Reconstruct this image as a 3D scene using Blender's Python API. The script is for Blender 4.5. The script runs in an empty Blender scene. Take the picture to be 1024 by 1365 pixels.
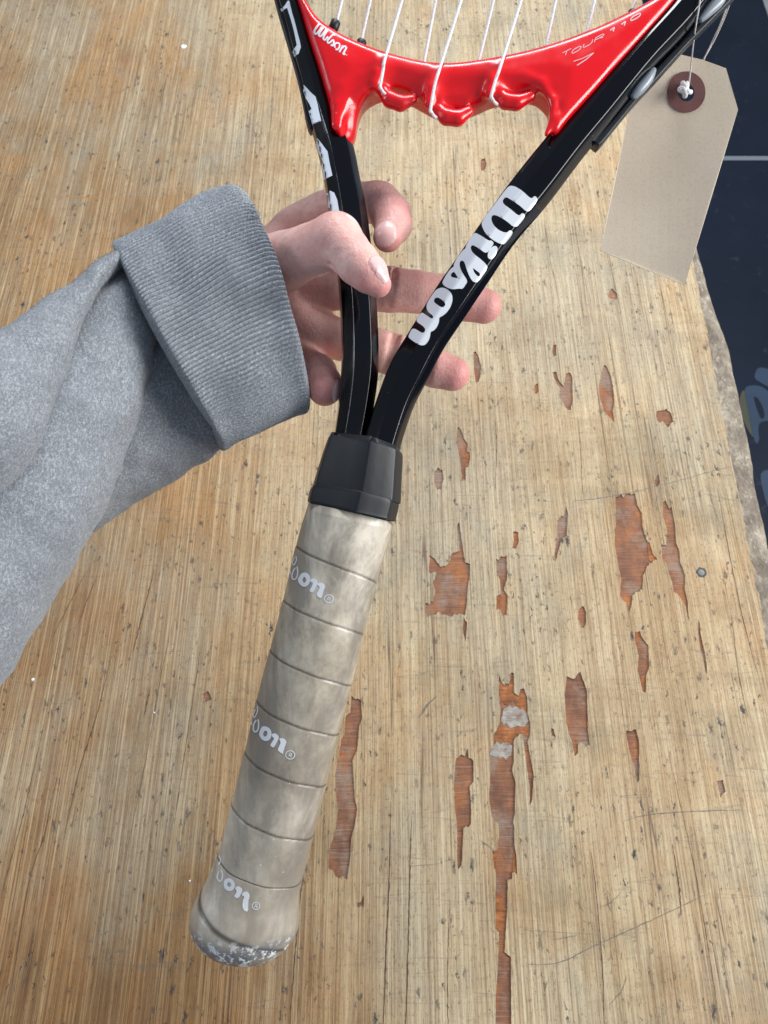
import bpy, bmesh, math, random
import numpy as np
from mathutils import Vector, Matrix, noise
from mathutils.geometry import delaunay_2d_cdt
from mathutils.bvhtree import BVHTree
import openvdb
random.seed(7); np.random.seed(7)
R = math.radians
SC = bpy.context.scene
COL = SC.collection

# ------------------------------------------------------------------ camera
H = 0.56                       # lens above the bench top (bench top is z = 0)
TILT = R(25.2)
F = 1025.0                     # focal length in photo pixels
cam_d = bpy.data.cameras.new('camera'); cam = bpy.data.objects.new('camera', cam_d); COL.objects.link(cam)
cam.location = (0, 0, H); cam.rotation_euler = (TILT, 0, 0)
cam_d.sensor_fit = 'VERTICAL'; cam_d.sensor_height = 36; cam_d.lens = F/1365*36
cam_d.clip_start = .01; cam_d.clip_end = 50
cam_d.dof.use_dof = True; cam_d.dof.focus_distance = 0.37; cam_d.dof.aperture_fstop = 26
SC.camera = cam
FW = np.array((0, math.sin(TILT), -math.cos(TILT)))
UP = np.array((0, math.cos(TILT), math.sin(TILT)))
RT = np.array((1., 0, 0)); C0 = np.array((0, 0, H))
# ------------------------------------------------------------------ light
w = bpy.data.worlds.new('World'); SC.world = w; w.use_nodes = True
bg = w.node_tree.nodes['Background']; bg.inputs[0].default_value = (.60, .70, .86, 1); bg.inputs[1].default_value = 0.41
def area(name, loc, target, sx, sy, power, col):
    l = bpy.data.lights.new(name, 'AREA'); l.shape = 'RECTANGLE'; l.size = sx; l.size_y = sy
    l.energy = power; l.color = col
    o = bpy.data.objects.new(name, l); COL.objects.link(o); o.location = loc
    o.rotation_euler = (Vector(target)-Vector(loc)).to_track_quat('-Z', 'Y').to_euler()
    return o
area('window_light', (1.9, .10, 1.00), (0, .25, .1), 1.3, .9, 55, (1, .975, .94))
area('ceiling_light', (.30, 1.80, 1.75), (0, .25, .1), 1.2, .5, 42, (.95, .98, 1))
area('side_light', (-1.9, .35, .95), (0, .3, .2), .14, 1.2, 11, (.86, .93, 1))  # unseen narrow strip, added to draw thin bluish streaks on the black shafts
SC.view_settings.view_transform = 'Standard'; SC.view_settings.look = 'None'; SC.view_settings.exposure = 0.0
SC.cycles.use_denoising = True

# ------------------------------------------------------------------ helpers
def P(px, py, d):
    px = np.asarray(px, float); py = np.asarray(py, float); d = np.asarray(d, float)
    return C0 + d[..., None]*(FW + ((px-512)/F)[..., None]*RT + ((682.5-py)/F)[..., None]*UP)
def V(px, py, d): return Vector(P(px, py, d))
def T(px, py, z=0.0):
    r = FW + (px-512)/F*RT + (682.5-py)/F*UP
    t = (z-H)/r[2]
    return C0 + t*r
def pix(p):
    q = np.asarray(p)-C0; d = q@FW
    return 512+F*(q@RT)/d, 682.5-F*(q@UP)/d, d
def crop(ox, oy, s, pts): return [(ox+x*s, oy+y*s) for x, y in pts]
def cat(pts, n):
    """Catmull-Rom through rows of pts, n samples in all (uniform in row index)"""
    p = np.asarray(pts, float); k = len(p)
    q = np.vstack([2*p[0]-p[1], p, 2*p[-1]-p[-2]])
    t = np.linspace(0, k-1, n); i = np.minimum(t.astype(int), k-2); f = (t-i)[:, None]
    a, b, c, d = q[i], q[i+1], q[i+2], q[i+3]
    return .5*(2*b+(c-a)*f+(2*a-5*b+4*c-d)*f**2+(3*b-a-3*c+d)*f**3)
def link(name, me, mat=None, parent=None, smooth=True, loc=None):
    o = bpy.data.objects.new(name, me); COL.objects.link(o)
    if mat: me.materials.append(mat)
    if smooth: me.polygons.foreach_set('use_smooth', [True]*len(me.polygons))
    if parent: 
        o.parent = parent
        o.location = -Vector(parent.location)
    return o
def mesh(name, v, f, mat=None, parent=None, smooth=True):
    me = bpy.data.meshes.new(name); me.from_pydata([tuple(map(float, p)) for p in v], [], [tuple(map(int, x)) for x in f]); me.update()
    return link(name, me, mat, parent, smooth)
def thing(name, loc, label, cat_, group=None):
    o = bpy.data.objects.new(name, None); COL.objects.link(o); o.location = loc; o.empty_display_size = .02
    o['label'] = label; o['category'] = cat_
    if group: o['group'] = group
    return o
def ring_faces(n, m, close=True, off=0):
    f = []
    for i in range(n-1):
        for j in range(m if close else m-1):
            k = (j+1) % m
            f.append((off+i*m+j, off+i*m+k, off+(i+1)*m+k, off+(i+1)*m+j))
    return f
def loft(st, n, sec, disp=None, axis_fix=None):
    """st rows: ax, ay, bx, by, d, half depth; sec(i/n) -> (m,2) section pts: x -1 at a .. 1 at b, t towards the camera.
       Rings are true 3-D sections square to the centre line."""
    s = cat(st, n)
    A = P(s[:, 0], s[:, 1], s[:, 4]); B = P(s[:, 2], s[:, 3], s[:, 4])
    c = (A+B)/2; u = (B-A)/2
    ax = np.gradient(c, axis=0); ax /= np.linalg.norm(ax, axis=1)[:, None]
    ul = np.linalg.norm(u, axis=1)[:, None]
    tocam = C0-c; tocam /= np.linalg.norm(tocam, axis=1)[:, None]
    wv = np.cross(ax, u); wv /= np.linalg.norm(wv, axis=1)[:, None]
    wv *= np.sign((wv*tocam).sum(1))[:, None]
    # keep the silhouette: section plane spanned by u and w
    V3 = []
    for i in range(n):
        q = sec(i/(n-1))
        p = c[i]+q[:, :1]*u[i]+q[:, 1:2]*wv[i]*s[i, 5]
        V3.append(p)
    V3 = np.array(V3)
    if disp is not None: V3 = disp(V3, c, s, u, wv, ax)
    m = V3.shape[1]
    vs = V3.reshape(-1, 3); f = ring_faces(n, m)
    vs = np.vstack([vs, V3[0].mean(0), V3[-1].mean(0)])
    a0, a1 = n*m, n*m+1
    for j in range(m):
        k = (j+1) % m
        f.append((a0, k, j)); f.append((a1, (n-1)*m+j, (n-1)*m+k))
    return vs, f
def rpoly(pts, r=.06, k=4):
    """polygon with small rounded corners and mid points"""
    p = np.asarray(pts, float); out = []
    for i in range(len(p)):
        a, b, c = p[i-1], p[i], p[(i+1) % len(p)]
        la = np.linalg.norm(a-b); lc = np.linalg.norm(c-b)
        ra, rc = min(r, la*.4), min(r, lc*.4)
        s, e = b+(a-b)/la*ra, b+(c-b)/lc*rc
        for q in np.linspace(0, 1, k): out.append((1-q)**2*s+2*q*(1-q)*b+q*q*e)
        nx = p[(i+1) % len(p)]; 
        e2 = nx+(b-nx)/lc*rc
        for q in (.33, .66): out.append(e*(1-q)+e2*q)
    return np.array(out)
def circ(m):
    t = np.linspace(0, 2*math.pi, m, endpoint=False)
    return np.stack([-np.cos(t), np.sin(t)], 1)
def tube_path(pts, r, m=8, taper=None):
    p = np.asarray(pts, float); n = len(p)
    ax = np.gradient(p, axis=0); ax /= np.linalg.norm(ax, axis=1)[:, None]
    ref = np.array((.3, .2, .93)); vs = []
    t = np.linspace(0, 2*math.pi, m, endpoint=False)
    for i in range(n):
        a = np.cross(ax[i], ref); a /= np.linalg.norm(a); b = np.cross(ax[i], a)
        rr = r if np.isscalar(r) else r[i]
        vs.append(p[i]+rr*(np.cos(t)[:, None]*a+np.sin(t)[:, None]*b))
    vs = np.vstack(vs); f = ring_faces(n, m)
    f.append(tuple(range(m))[::-1]); f.append(tuple(range((n-1)*m, n*m)))
    return vs, f
def merge(parts):
    vs, fs, o = [], [], 0
    for v, f in parts:
        vs.append(np.asarray(v)); fs += [tuple(i+o for i in x) for x in f]; o += len(v)
    return np.vstack(vs), fs
def box(x0, y0, z0, x1, y1, z1):
    v = [(x, y, z) for z in (z0, z1) for y in (y0, y1) for x in (x0, x1)]
    return v, [(0, 2, 3, 1), (4, 5, 7, 6), (0, 1, 5, 4), (2, 6, 7, 3), (0, 4, 6, 2), (1, 3, 7, 5)]
def bevel(o, w_, seg=2):
    m = o.modifiers.new('bevel', 'BEVEL'); m.width = w_; m.segments = seg; m.limit_method = 'ANGLE'
def chaikin(p, it=1, k=.22):
    for _ in range(it):
        q = []
        for i in range(len(p)):
            a, b = p[i], p[(i+1) % len(p)]
            q.append((a[0]*(1-k)+b[0]*k, a[1]*(1-k)+b[1]*k)); q.append((a[0]*k+b[0]*(1-k), a[1]*k+b[1]*(1-k)))
        p = q
    return p
def inside(p, poly):
    x, y = p; c = False; n = len(poly); j = n-1
    for i in range(n):
        xi, yi = poly[i]; xj, yj = poly[j]
        if (yi > y) != (yj > y) and x < (xj-xi)*(y-yi)/(yj-yi)+xi: c = not c
        j = i
    return c
def tri_fill(outer, holes, step):
    pts, edges = [], []
    for loop in [outer]+holes:
        o = len(pts); pts += [tuple(p) for p in loop]; edges += [(o+i, o+(i+1) % len(loop)) for i in range(len(loop))]
    xs = [p[0] for p in outer]; ys = [p[1] for p in outer]
    if step:
        x = min(xs)+step/2
        while x < max(xs):
            y = min(ys)+step/2
            while y < max(ys):
                if inside((x, y), outer) and not any(inside((x, y), h) for h in holes): pts.append((x, y))
                y += step
            x += step
    v, e, f, *_ = delaunay_2d_cdt([Vector(p) for p in pts], edges, [], 0, 1e-7)
    keep = []
    for t in f:
        cx = sum(v[i][0] for i in t)/len(t); cy = sum(v[i][1] for i in t)/len(t)
        if inside((cx, cy), outer) and not any(inside((cx, cy), h) for h in holes): keep.append(tuple(t))
    return v, keep
def decal(name, shapes, target, mat, parent, off=.00012, step=2.0, round_=1):
    """flat print laid on the surface of target: outlines carried onto its surface, a hair proud of it"""
    me = target.data; tree = BVHTree.FromPolygons([target.matrix_world @ v.co if False else v.co+target.location+(target.parent.location if target.parent else Vector()) for v in me.vertices], [tuple(p.vertices) for p in me.polygons])
    VS, FS = [], []
    for outer, holes in shapes:
        outer = chaikin(outer, round_); holes = [chaikin(h, round_) for h in holes]
        v, f = tri_fill(outer, holes, step)
        o = len(VS); ok = []
        for p in v:
            dr = V(p[0], p[1], 1.0)-Vector(C0); dr.normalize()
            loc, nor, i, ds = tree.ray_cast(Vector(C0), dr)
            if loc is None: ok.append(False); VS.append((0, 0, 0)); continue
            if nor.dot(dr) > 0: nor = -nor
            ok.append(True); VS.append(loc+nor*off)
        FS += [tuple(o+i for i in t) for t in f if all(ok[i] for i in t) and max((VS[o+t[i]]-VS[o+t[i-1]]).length for i in range(3)) < .006]
    me = bpy.data.meshes.new(name); bm = bmesh.new()
    vv = [bm.verts.new(p) for p in VS]
    for t in FS:
        try: bm.faces.new([vv[i] for i in t])
        except ValueError: pass
    bmesh.ops.delete(bm, geom=[v_ for v_ in bm.verts if not v_.link_faces], context='VERTS')
    bmesh.ops.recalc_face_normals(bm, faces=bm.faces)
    bm.to_mesh(me); bm.free()
    ob = link(name, me, mat, None)
    ob.parent = parent
    root = parent
    off_ = Vector()
    while root: off_ += root.location; root = root.parent
    ob.location = -off_
    return ob

# ------------------------------------------------------------------ node helpers
class Mat:
    def __init__(s, name, base=(.5, .5, .5), rough=.5, **kw):
        s.m = bpy.data.materials.new(name); s.m.use_nodes = True; s.t = s.m.node_tree
        s.b = s.t.nodes['Principled BSDF']; s.set('Base Color', (*base, 1)); s.set('Roughness', rough)
        for k, v in kw.items(): s.set(k.replace('_', ' '), v)
        s._co = None
    def set(s, k, v):
        i = s.b.inputs[k]
        if isinstance(v, bpy.types.NodeSocket): s.t.links.new(v, i)
        else: i.default_value = v
    def n(s, typ, **kw):
        n = s.t.nodes.new(typ)
        for k, v in kw.items(): setattr(n, k, v)
        return n
    def co(s):
        if not s._co: s._co = s.n('ShaderNodeTexCoord').outputs['Object']
        return s._co
    def plug(s, sock, v):
        if isinstance(v, bpy.types.NodeSocket): s.t.links.new(v, sock)
        else: sock.default_value = v
    def map(s, scale=(1, 1, 1), rot=(0, 0, 0), loc=(0, 0, 0), src=None):
        n = s.n('ShaderNodeMapping'); s.plug(n.inputs[0], src or s.co())
        n.inputs['Scale'].default_value = scale; n.inputs['Rotation'].default_value = rot; n.inputs['Location'].default_value = loc
        return n.outputs[0]
    def noise(s, vec, scale=1, detail=3, rough=.55, dist=0, out=0):
        n = s.n('ShaderNodeTexNoise'); s.plug(n.inputs['Vector'], vec); n.inputs['Scale'].default_value = scale
        n.inputs['Detail'].default_value = detail; n.inputs['Roughness'].default_value = rough; n.inputs['Distortion'].default_value = dist
        return n.outputs[out]
    def vor(s, vec, scale=1, feature='F1', out='Distance', rnd=1):
        n = s.n('ShaderNodeTexVoronoi', feature=feature); s.plug(n.inputs['Vector'], vec); n.inputs['Scale'].default_value = scale
        n.inputs['Randomness'].default_value = rnd
        return n.outputs[out]
    def ramp(s, fac, stops, interp='LINEAR'):
        n = s.n('ShaderNodeValToRGB'); n.color_ramp.interpolation = interp; s.plug(n.inputs[0], fac)
        e = n.color_ramp.elements
        while len(e) < len(stops): e.new(.5)
        for i, (p, c) in enumerate(stops):
            e[i].position = p; e[i].color = (*c, 1) if not np.isscalar(c) else (c, c, c, 1)
        return n.outputs[0]
    def mix(s, fac, a, b, mode='MIX'):
        n = s.n('ShaderNodeMix', data_type='RGBA', blend_type=mode)
        s.plug(n.inputs[0], fac)
        for i, v in ((6, a), (7, b)): s.plug(n.inputs[i], v if isinstance(v, bpy.types.NodeSocket) else (*v, 1))
        return n.outputs[2]
    def math(s, op, a, b=0., c=None, clamp=False):
        n = s.n('ShaderNodeMath', operation=op, use_clamp=clamp); s.plug(n.inputs[0], a); s.plug(n.inputs[1], b)
        if c is not None: s.plug(n.inputs[2], c)
        return n.outputs[0]
    def bump(s, h, strength=.3, dist=.001, normal=None):
        n = s.n('ShaderNodeBump'); s.plug(n.inputs['Height'], h); n.inputs['Strength'].default_value = strength; n.inputs['Distance'].default_value = dist
        if normal: s.t.links.new(normal, n.inputs['Normal'])
        return n.outputs[0]
    def attr(s, name, out='Fac'):
        n = s.n('ShaderNodeAttribute'); n.attribute_name = name; return n.outputs[out]

def wood_top():
    M = Mat('bench_wood', rough=.66)
    warp = M.noise(M.map((5, 1.1, 1)), 1, 2, out=1)
    vm = M.n('ShaderNodeVectorMath', operation='MULTIPLY_ADD'); M.plug(vm.inputs[0], warp); vm.inputs[1].default_value = (.004, 0, 0); M.plug(vm.inputs[2], M.co())
    c = vm.outputs[0]
    big = M.noise(M.map((3.6, 3.0, 1), loc=(3.1, 1.7, 0)), 1, 4, .6)
    band = M.noise(M.map((70, 1.6, 1), src=c), 1, 4, .62)
    mott = M.noise(M.map((60, 26, 1), loc=(1, 4, 2)), 1, 5, .7)
    streak = M.noise(M.map((560, 9, 1), src=c), 1, 4, .66)
    fine = M.noise(M.map((1500, 45, 1), src=c), 1, 3, .75)
    pore = M.noise(M.map((1500, 260, 1), src=c, loc=(3, 3, 3)), 1, 3, .8)
    cross = M.noise(M.map((260, 300, 1)), 1, 4, .75)
    col = M.ramp(band, [(.25, (.33, .225, .12)), (.42, (.46, .35, .22)), (.52, (.53, .425, .29)), (.62, (.60, .51, .37)), (.75, (.50, .39, .25))])
    col = M.mix(M.ramp(mott, [(.32, .42), (.5, 0.)]), col, (.33, .235, .14))
    col = M.mix(M.ramp(mott, [(.52, 0.), (.7, .5)]), col, (.60, .52, .39))
    pale = M.ramp(big, [(.40, 0.), (.60, 1.)])
    col = M.mix(M.math('MULTIPLY', pale, .5), col, (.56, .50, .395))
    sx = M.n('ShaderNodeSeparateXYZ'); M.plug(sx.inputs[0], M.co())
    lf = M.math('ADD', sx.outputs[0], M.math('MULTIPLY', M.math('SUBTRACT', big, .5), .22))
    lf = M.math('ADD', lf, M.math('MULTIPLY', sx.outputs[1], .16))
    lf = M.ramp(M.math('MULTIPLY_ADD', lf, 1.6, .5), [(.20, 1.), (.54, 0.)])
    col = M.mix(M.math('MULTIPLY', lf, .84), col, (.255, .145, .048))  # brown varnish towards the lower left, with a body's soft shadow painted in
    o1 = M.ramp(M.noise(M.map((7, 5.5, 1), loc=(.6, 5.2, 0)), 1, 6, .68, .35), [(.50, 0.), (.60, 1.)])
    o2 = M.math('MULTIPLY', o1, M.ramp(M.noise(M.map((200, 12, 1)), 1, 3), [(.3, .3), (.7, .85)]))
    col = M.mix(M.math('MULTIPLY', o2, .70), col, (.46, .255, .095))
    edge_ = M.ramp(M.noise(M.map((3.2, 11, 1), loc=(2.6, 1.2, 0)), 1, 5, .7, .3), [(.52, 0.), (.575, 1.)])
    col = M.mix(M.math('MULTIPLY', edge_, .38), col, (.30, .24, .16))
    grey = M.ramp(M.noise(M.map((7, 3.4, 1), loc=(8.3, 2.2, 0)), 1, 5, .68, .3), [(.48, 0.), (.62, 1.)])
    col = M.mix(M.math('MULTIPLY', grey, .62), col, (.32, .31, .28))
    sm = M.ramp(M.noise(M.map((16, 6, 1), loc=(1.3, 9.2, 0)), 1, 5, .7), [(.55, 0.), (.7, 1.)])
    col = M.mix(M.math('MULTIPLY', sm, .45), col, (.22, .245, .25))
    col = M.mix(M.ramp(streak, [(.34, .60), (.48, 0.)]), col, (.22, .15, .085))
    col = M.mix(M.ramp(streak, [(.53, 0.), (.70, .55)]), col, (.74, .66, .52))
    col = M.mix(M.ramp(fine, [(.34, .55), (.48, 0.)]), col, (.19, .125, .07))
    col = M.mix(M.ramp(fine, [(.55, 0.), (.72, .45)]), col, (.74, .68, .56))
    col = M.mix(M.ramp(pore, [(.34, .95), (.415, 0.)]), col, (.10, .085, .065))
    col = M.mix(M.ramp(cross, [(.33, .7), (.43, 0.)]), col, (.15, .145, .135))
    li3 = M.noise(M.map((210, .35, 1), loc=(2, 6, 3)), 1, 3, .55)
    ln = M.ramp(M.math('ABSOLUTE', M.math('SUBTRACT', li3, .50)), [(.006, 1.), (.026, 0.)])
    ln = M.math('MULTIPLY', ln, M.ramp(M.noise(M.map((20, 4, 1), loc=(7, 2, 4)), 1, 3), [(.38, .08), (.62, .50)]))
    col = M.mix(ln, col, (.21, .115, .055))
    li4 = M.noise(M.map((260, .5, 1), loc=(8, 3, 1)), 1, 3, .55)
    l4 = M.ramp(M.math('ABSOLUTE', M.math('SUBTRACT', li4, .50)), [(.004, .34), (.020, 0.)])
    col = M.mix(l4, col, (.74, .67, .52))
    li = M.noise(M.map((40, .5, 1), src=c, loc=(5, 2, 0)), 1, 3, .6)
    split = M.ramp(M.math('ABSOLUTE', M.math('SUBTRACT', li, .46)), [(.0012, 1.), (.0045, 0.)])
    gate = M.ramp(M.noise(M.map((12, 3.2, 1), loc=(4, 4, 4)), 1, 2), [(.50, 0.), (.58, 1.)])
    split = M.math('MULTIPLY', split, gate)
    col = M.mix(M.math('MULTIPLY', split, .75), col, (.11, .06, .035))
    li2 = M.noise(M.map((80, 1.3, 1), src=c, loc=(9, 7, 3)), 1, 2, .6)
    pl = M.ramp(M.math('ABSOLUTE', M.math('SUBTRACT', li2, .53)), [(.002, 1.), (.009, 0.)])
    pl = M.math('MULTIPLY', pl, M.ramp(M.noise(M.map((9, 6, 1), loc=(6, 1, 4)), 1, 2), [(.45, 0.), (.6, .38)]))
    col = M.mix(pl, col, (.76, .70, .58))
    col = M.mix(M.math('MULTIPLY', M.math('MULTIPLY', lf, M.ramp(M.math('ADD', sx.outputs[1], M.math('MULTIPLY', big, .3)), [(.12, .95), (.62, .22)])), M.ramp(grey, [(0., 1.), (1., .35)])), col, (.82, .64, .44), 'MULTIPLY')  # same varnish tone and painted shadow laid over the fibres, strongest lower left
    patch = M.noise(M.map((5.5, 4.2, 1), loc=(4.4, 3.1, 0)), 1, 6, .68, .35)
    col = M.mix(M.ramp(patch, [(.34, .45), (.50, 0.)]), col, (.60, .44, .26), 'MULTIPLY')
    gp = M.noise(M.map((6.5, 3.6, 1), loc=(1.4, 8.1, 0)), 1, 6, .7, .3)
    col = M.mix(M.ramp(gp, [(.52, 0.), (.62, .62)]), col, (.74, .80, .86), 'MULTIPLY')
    col = M.mix(1.0, col, (1.0, .925, .775), 'MULTIPLY')
    # nicks: dark ticks of graphite and grime
    dv = M.noise(M.map((260, 170, 1)), 1, 4, .7, out=1)
    vm2 = M.n('ShaderNodeVectorMath', operation='MULTIPLY_ADD'); M.plug(vm2.inputs[0], dv); vm2.inputs[1].default_value = (.009, .013, 0); M.plug(vm2.inputs[2], M.co())
    tk = None
    for sc_, th, keep, rot in ((62, .11, .35, .2), (120, .12, .45, -.5), (34, .075, .35, .7), (210, .15, .5, .1), (90, .10, .4, -1.1)):
        mp = M.map((1.7, .6, 1), rot=(0, 0, rot), loc=(sc_*.1, 0, 0), src=vm2.outputs[0])
        dd = M.vor(mp, sc_); cc = M.vor(mp, sc_, out='Color')
        sp = M.n('ShaderNodeSeparateColor'); M.plug(sp.inputs[0], cc)
        a = M.ramp(dd, [(th*.6, 1.), (th*1.6, 0.)]); b = M.math('GREATER_THAN', sp.outputs[0], keep)
        t_ = M.math('MULTIPLY', a, b); tk = t_ if tk is None else M.math('MAXIMUM', tk, t_)
    ticks = M.math('MULTIPLY', tk, M.ramp(M.noise(M.map((22, 14, 1), loc=(2, 2, 2)), 1, 4, .7), [(.36, .15), (.58, 1.)]))
    col = M.mix(M.math('MULTIPLY', ticks, .95), col, (.022, .027, .032))
    scr = None
    for rot, sc_, lo in ((.35, 26, .487), (-.9, 20, .51), (1.35, 30, .5), (.9, 24, .53)):
        nn = M.noise(M.map((1.2, 26, 1), rot=(0, 0, rot), loc=(rot*3, 2, 0)), 1.6, 3, .5)
        s_ = M.ramp(M.math('ABSOLUTE', M.math('SUBTRACT', nn, lo)), [(.0008, 1.), (.0028, 0.)])
        g_ = M.ramp(M.noise(M.map((24, 24, 1), loc=(rot*9, 0, 5)), 1, 3), [(.53, 0.), (.57, 1.)])
        t_ = M.math('MULTIPLY', s_, g_); scr = t_ if scr is None else M.math('MAXIMUM', scr, t_)
    col = M.mix(M.math('MULTIPLY', scr, .35), col, (.10, .095, .085))
    M.set('Base Color', col)
    h = M.math('ADD', M.math('MULTIPLY', streak, .6), M.math('MULTIPLY', fine, .5))
    h = M.math('ADD', h, M.math('MULTIPLY', band, .3))
    h = M.math('SUBTRACT', h, M.math('ADD', M.math('MULTIPLY', split, .9), M.math('MULTIPLY', ticks, .7)))
    M.set('Normal', M.bump(h, .6, .0005))
    M.set('Roughness', M.ramp(streak, [(.3, .75), (.7, .56)]))
    return M.m
def bare_wood():
    M = Mat('bare_ply', rough=.85)
    dn = M.noise(M.map((40, 40, 40)), 1, 3, out=1)
    vm = M.n('ShaderNodeVectorMath', operation='MULTIPLY_ADD'); M.plug(vm.inputs[0], dn); vm.inputs[1].default_value = (0, .004, 0); M.plug(vm.inputs[2], M.co())
    n1 = M.noise(M.map((26, 1100, 1), src=vm.outputs[0]), 1, 4, .75); n2 = M.noise(M.map((55, 30, 1), loc=(3, 1, 2)), 1, 5, .7); n3 = M.noise(M.map((34, 26, 1), loc=(7, 3, 1)), 1, 4, .65)
    n4 = M.noise(M.map((300, 500, 1)), 1, 4, .7)
    col = M.ramp(n2, [(.34, (.17, .075, .042)), (.50, (.265, .115, .060)), (.60, (.36, .14, .055)), (.68, (.50, .17, .045))])
    grey = M.ramp(n3, [(.49, 0.), (.60, 1.)])
    col = M.mix(M.math('MULTIPLY', grey, .70), col, (.31, .24, .185))
    col = M.mix(M.ramp(n1, [(.38, .55), (.50, 0.)]), col, (.10, .052, .035))
    col = M.mix(M.ramp(n1, [(.54, 0.), (.68, .45)]), col, (.44, .33, .26))
    col = M.mix(M.ramp(n4, [(.30, .6), (.42, 0.)]), col, (.07, .045, .035))
    M.set('Base Color', col); M.set('Normal', M.bump(M.math('ADD', n1, n4), .7, .0005)); return M.m
def glossy(name, base, rough=.12, coat=.6, micro=0):
    M = Mat(name, base, rough, Coat_Weight=coat, Coat_Roughness=.04)
    n = M.noise(M.map((60, 60, 60)), 1, 3); M.set('Roughness', M.ramp(n, [(.35, rough*.7), (.7, rough*1.7)]))
    # handling: dust specks and faint smears on the lacquer
    d = M.vor(M.map((1, 1, 1)), 260); dd = M.vor(M.map((1, 1, 1)), 260, out='Color')
    sp = M.n('ShaderNodeSeparateColor'); M.plug(sp.inputs[0], dd)
    a = M.math('MULTIPLY', M.ramp(d, [(.05, 1.), (.10, 0.)]), M.math('GREATER_THAN', sp.outputs[1], .93))
    M.set('Base Color', M.mix(M.math('MULTIPLY', a, .35), base, (.45, .45, .45)))
    M.set('Normal', M.bump(M.noise(M.map((300, 300, 300)), 1, 2), .03, .0004))
    return M.m
def grip_mat():
    M = Mat('grip_tape', rough=.42)
    a = M.noise(M.map((30, 30, 30)), 1, 6, .7); b = M.noise(M.map((75, 13, 75), rot=(0, 0, .25)), 1, 6, .66, .3)
    col = M.ramp(a, [(.30, (.28, .235, .175)), (.46, (.50, .445, .35)), (.64, (.67, .61, .50))])
    g = M.ramp(b, [(.42, .78), (.60, 0.)]); col = M.mix(g, col, (.215, .185, .15))
    sx = M.n('ShaderNodeSeparateXYZ'); M.plug(sx.inputs[0], M.co())
    # grime grows towards the butt end
    yy = M.math('MULTIPLY_ADD', sx.outputs[1], 6.0, .10)
    dirt = M.ramp(M.math('ADD', M.math('MULTIPLY', a, .8), yy), [(.30, .66), (1.25, 0.)])
    col = M.mix(dirt, col, (.215, .185, .15))
    seam = M.attr('seam'); col = M.mix(M.math('MULTIPLY', seam, .92), col, (.05, .038, .028))
    butt = M.attr('butt')
    chip = M.ramp(M.noise(M.map((330, 330, 330)), 1, 5, .72), [(.545, 0.), (.565, 1.)])
    gr = M.ramp(M.noise(M.map((60, 60, 60), loc=(4, 1, 3)), 1, 5, .7), [(.4, 0.), (.6, 1.)])
    col = M.mix(M.math('MULTIPLY', butt, M.math('MULTIPLY', gr, .85)), col, (.12, .135, .155))
    col = M.mix(M.math('MULTIPLY', butt, chip), col, (.80, .82, .84))
    w_ = M.ramp(M.noise(M.map((230, 260, 230), loc=(5, 2, 1)), 1, 5, .75), [(.695, 0.), (.705, 1.)])
    col = M.mix(w_, col, (.80, .80, .76))
    M.set('Base Color', col)
    M.set('Roughness', M.ramp(b, [(.3, .44), (.7, .26)]))
    M.set('Specular IOR Level', .55)
    wr = M.noise(M.map((120, 40, 120)), 1, 4); mc = M.noise(M.map((900, 900, 900)), 1, 2)
    M.set('Normal', M.bump(M.math('ADD', wr, M.math('MULTIPLY', mc, .15)), .35, .0006))
    return M.m
def cloth_mat(name, dark=1.0, ax=None):
    M = Mat(name, rough=.95, Sheen_Weight=.35, Sheen_Roughness=.5)
    M.set('Specular IOR Level', .15)
    a = M.noise(M.map((1900, 1900, 1900)), 1, 3, .8); b = M.noise(M.map((1150, 620, 1150), rot=(.3, .2, .9), loc=(1, 2, 3)), 1, 4, .7); c = M.noise(M.map((60, 60, 60)), 1, 3)
    k = dark
    col = M.ramp(a, [(.33, (.135*k, .147*k, .165*k)), (.5, (.255*k, .275*k, .303*k)), (.66, (.43*k, .455*k, .49*k))])
    col = M.mix(M.ramp(b, [(.42, .55), (.55, 0.)]), col, (.14*k, .152*k, .172*k))
    col = M.mix(M.ramp(b, [(.56, 0.), (.68, .6)]), col, (.50*k, .525*k, .56*k))
    col = M.mix(M.ramp(c, [(.35, .2), (.6, 0.)]), col, (.17*k, .187*k, .21*k))
    M.set('Base Color', col)
    # knit bump
    wv = M.noise(M.map((900, 420, 900), rot=(.3, .2, .9)), 1, 3, .7)
    M.set('Normal', M.bump(M.math('ADD', wv, M.math('MULTIPLY', a, .7)), .75, .0007))
    return M.m
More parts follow.
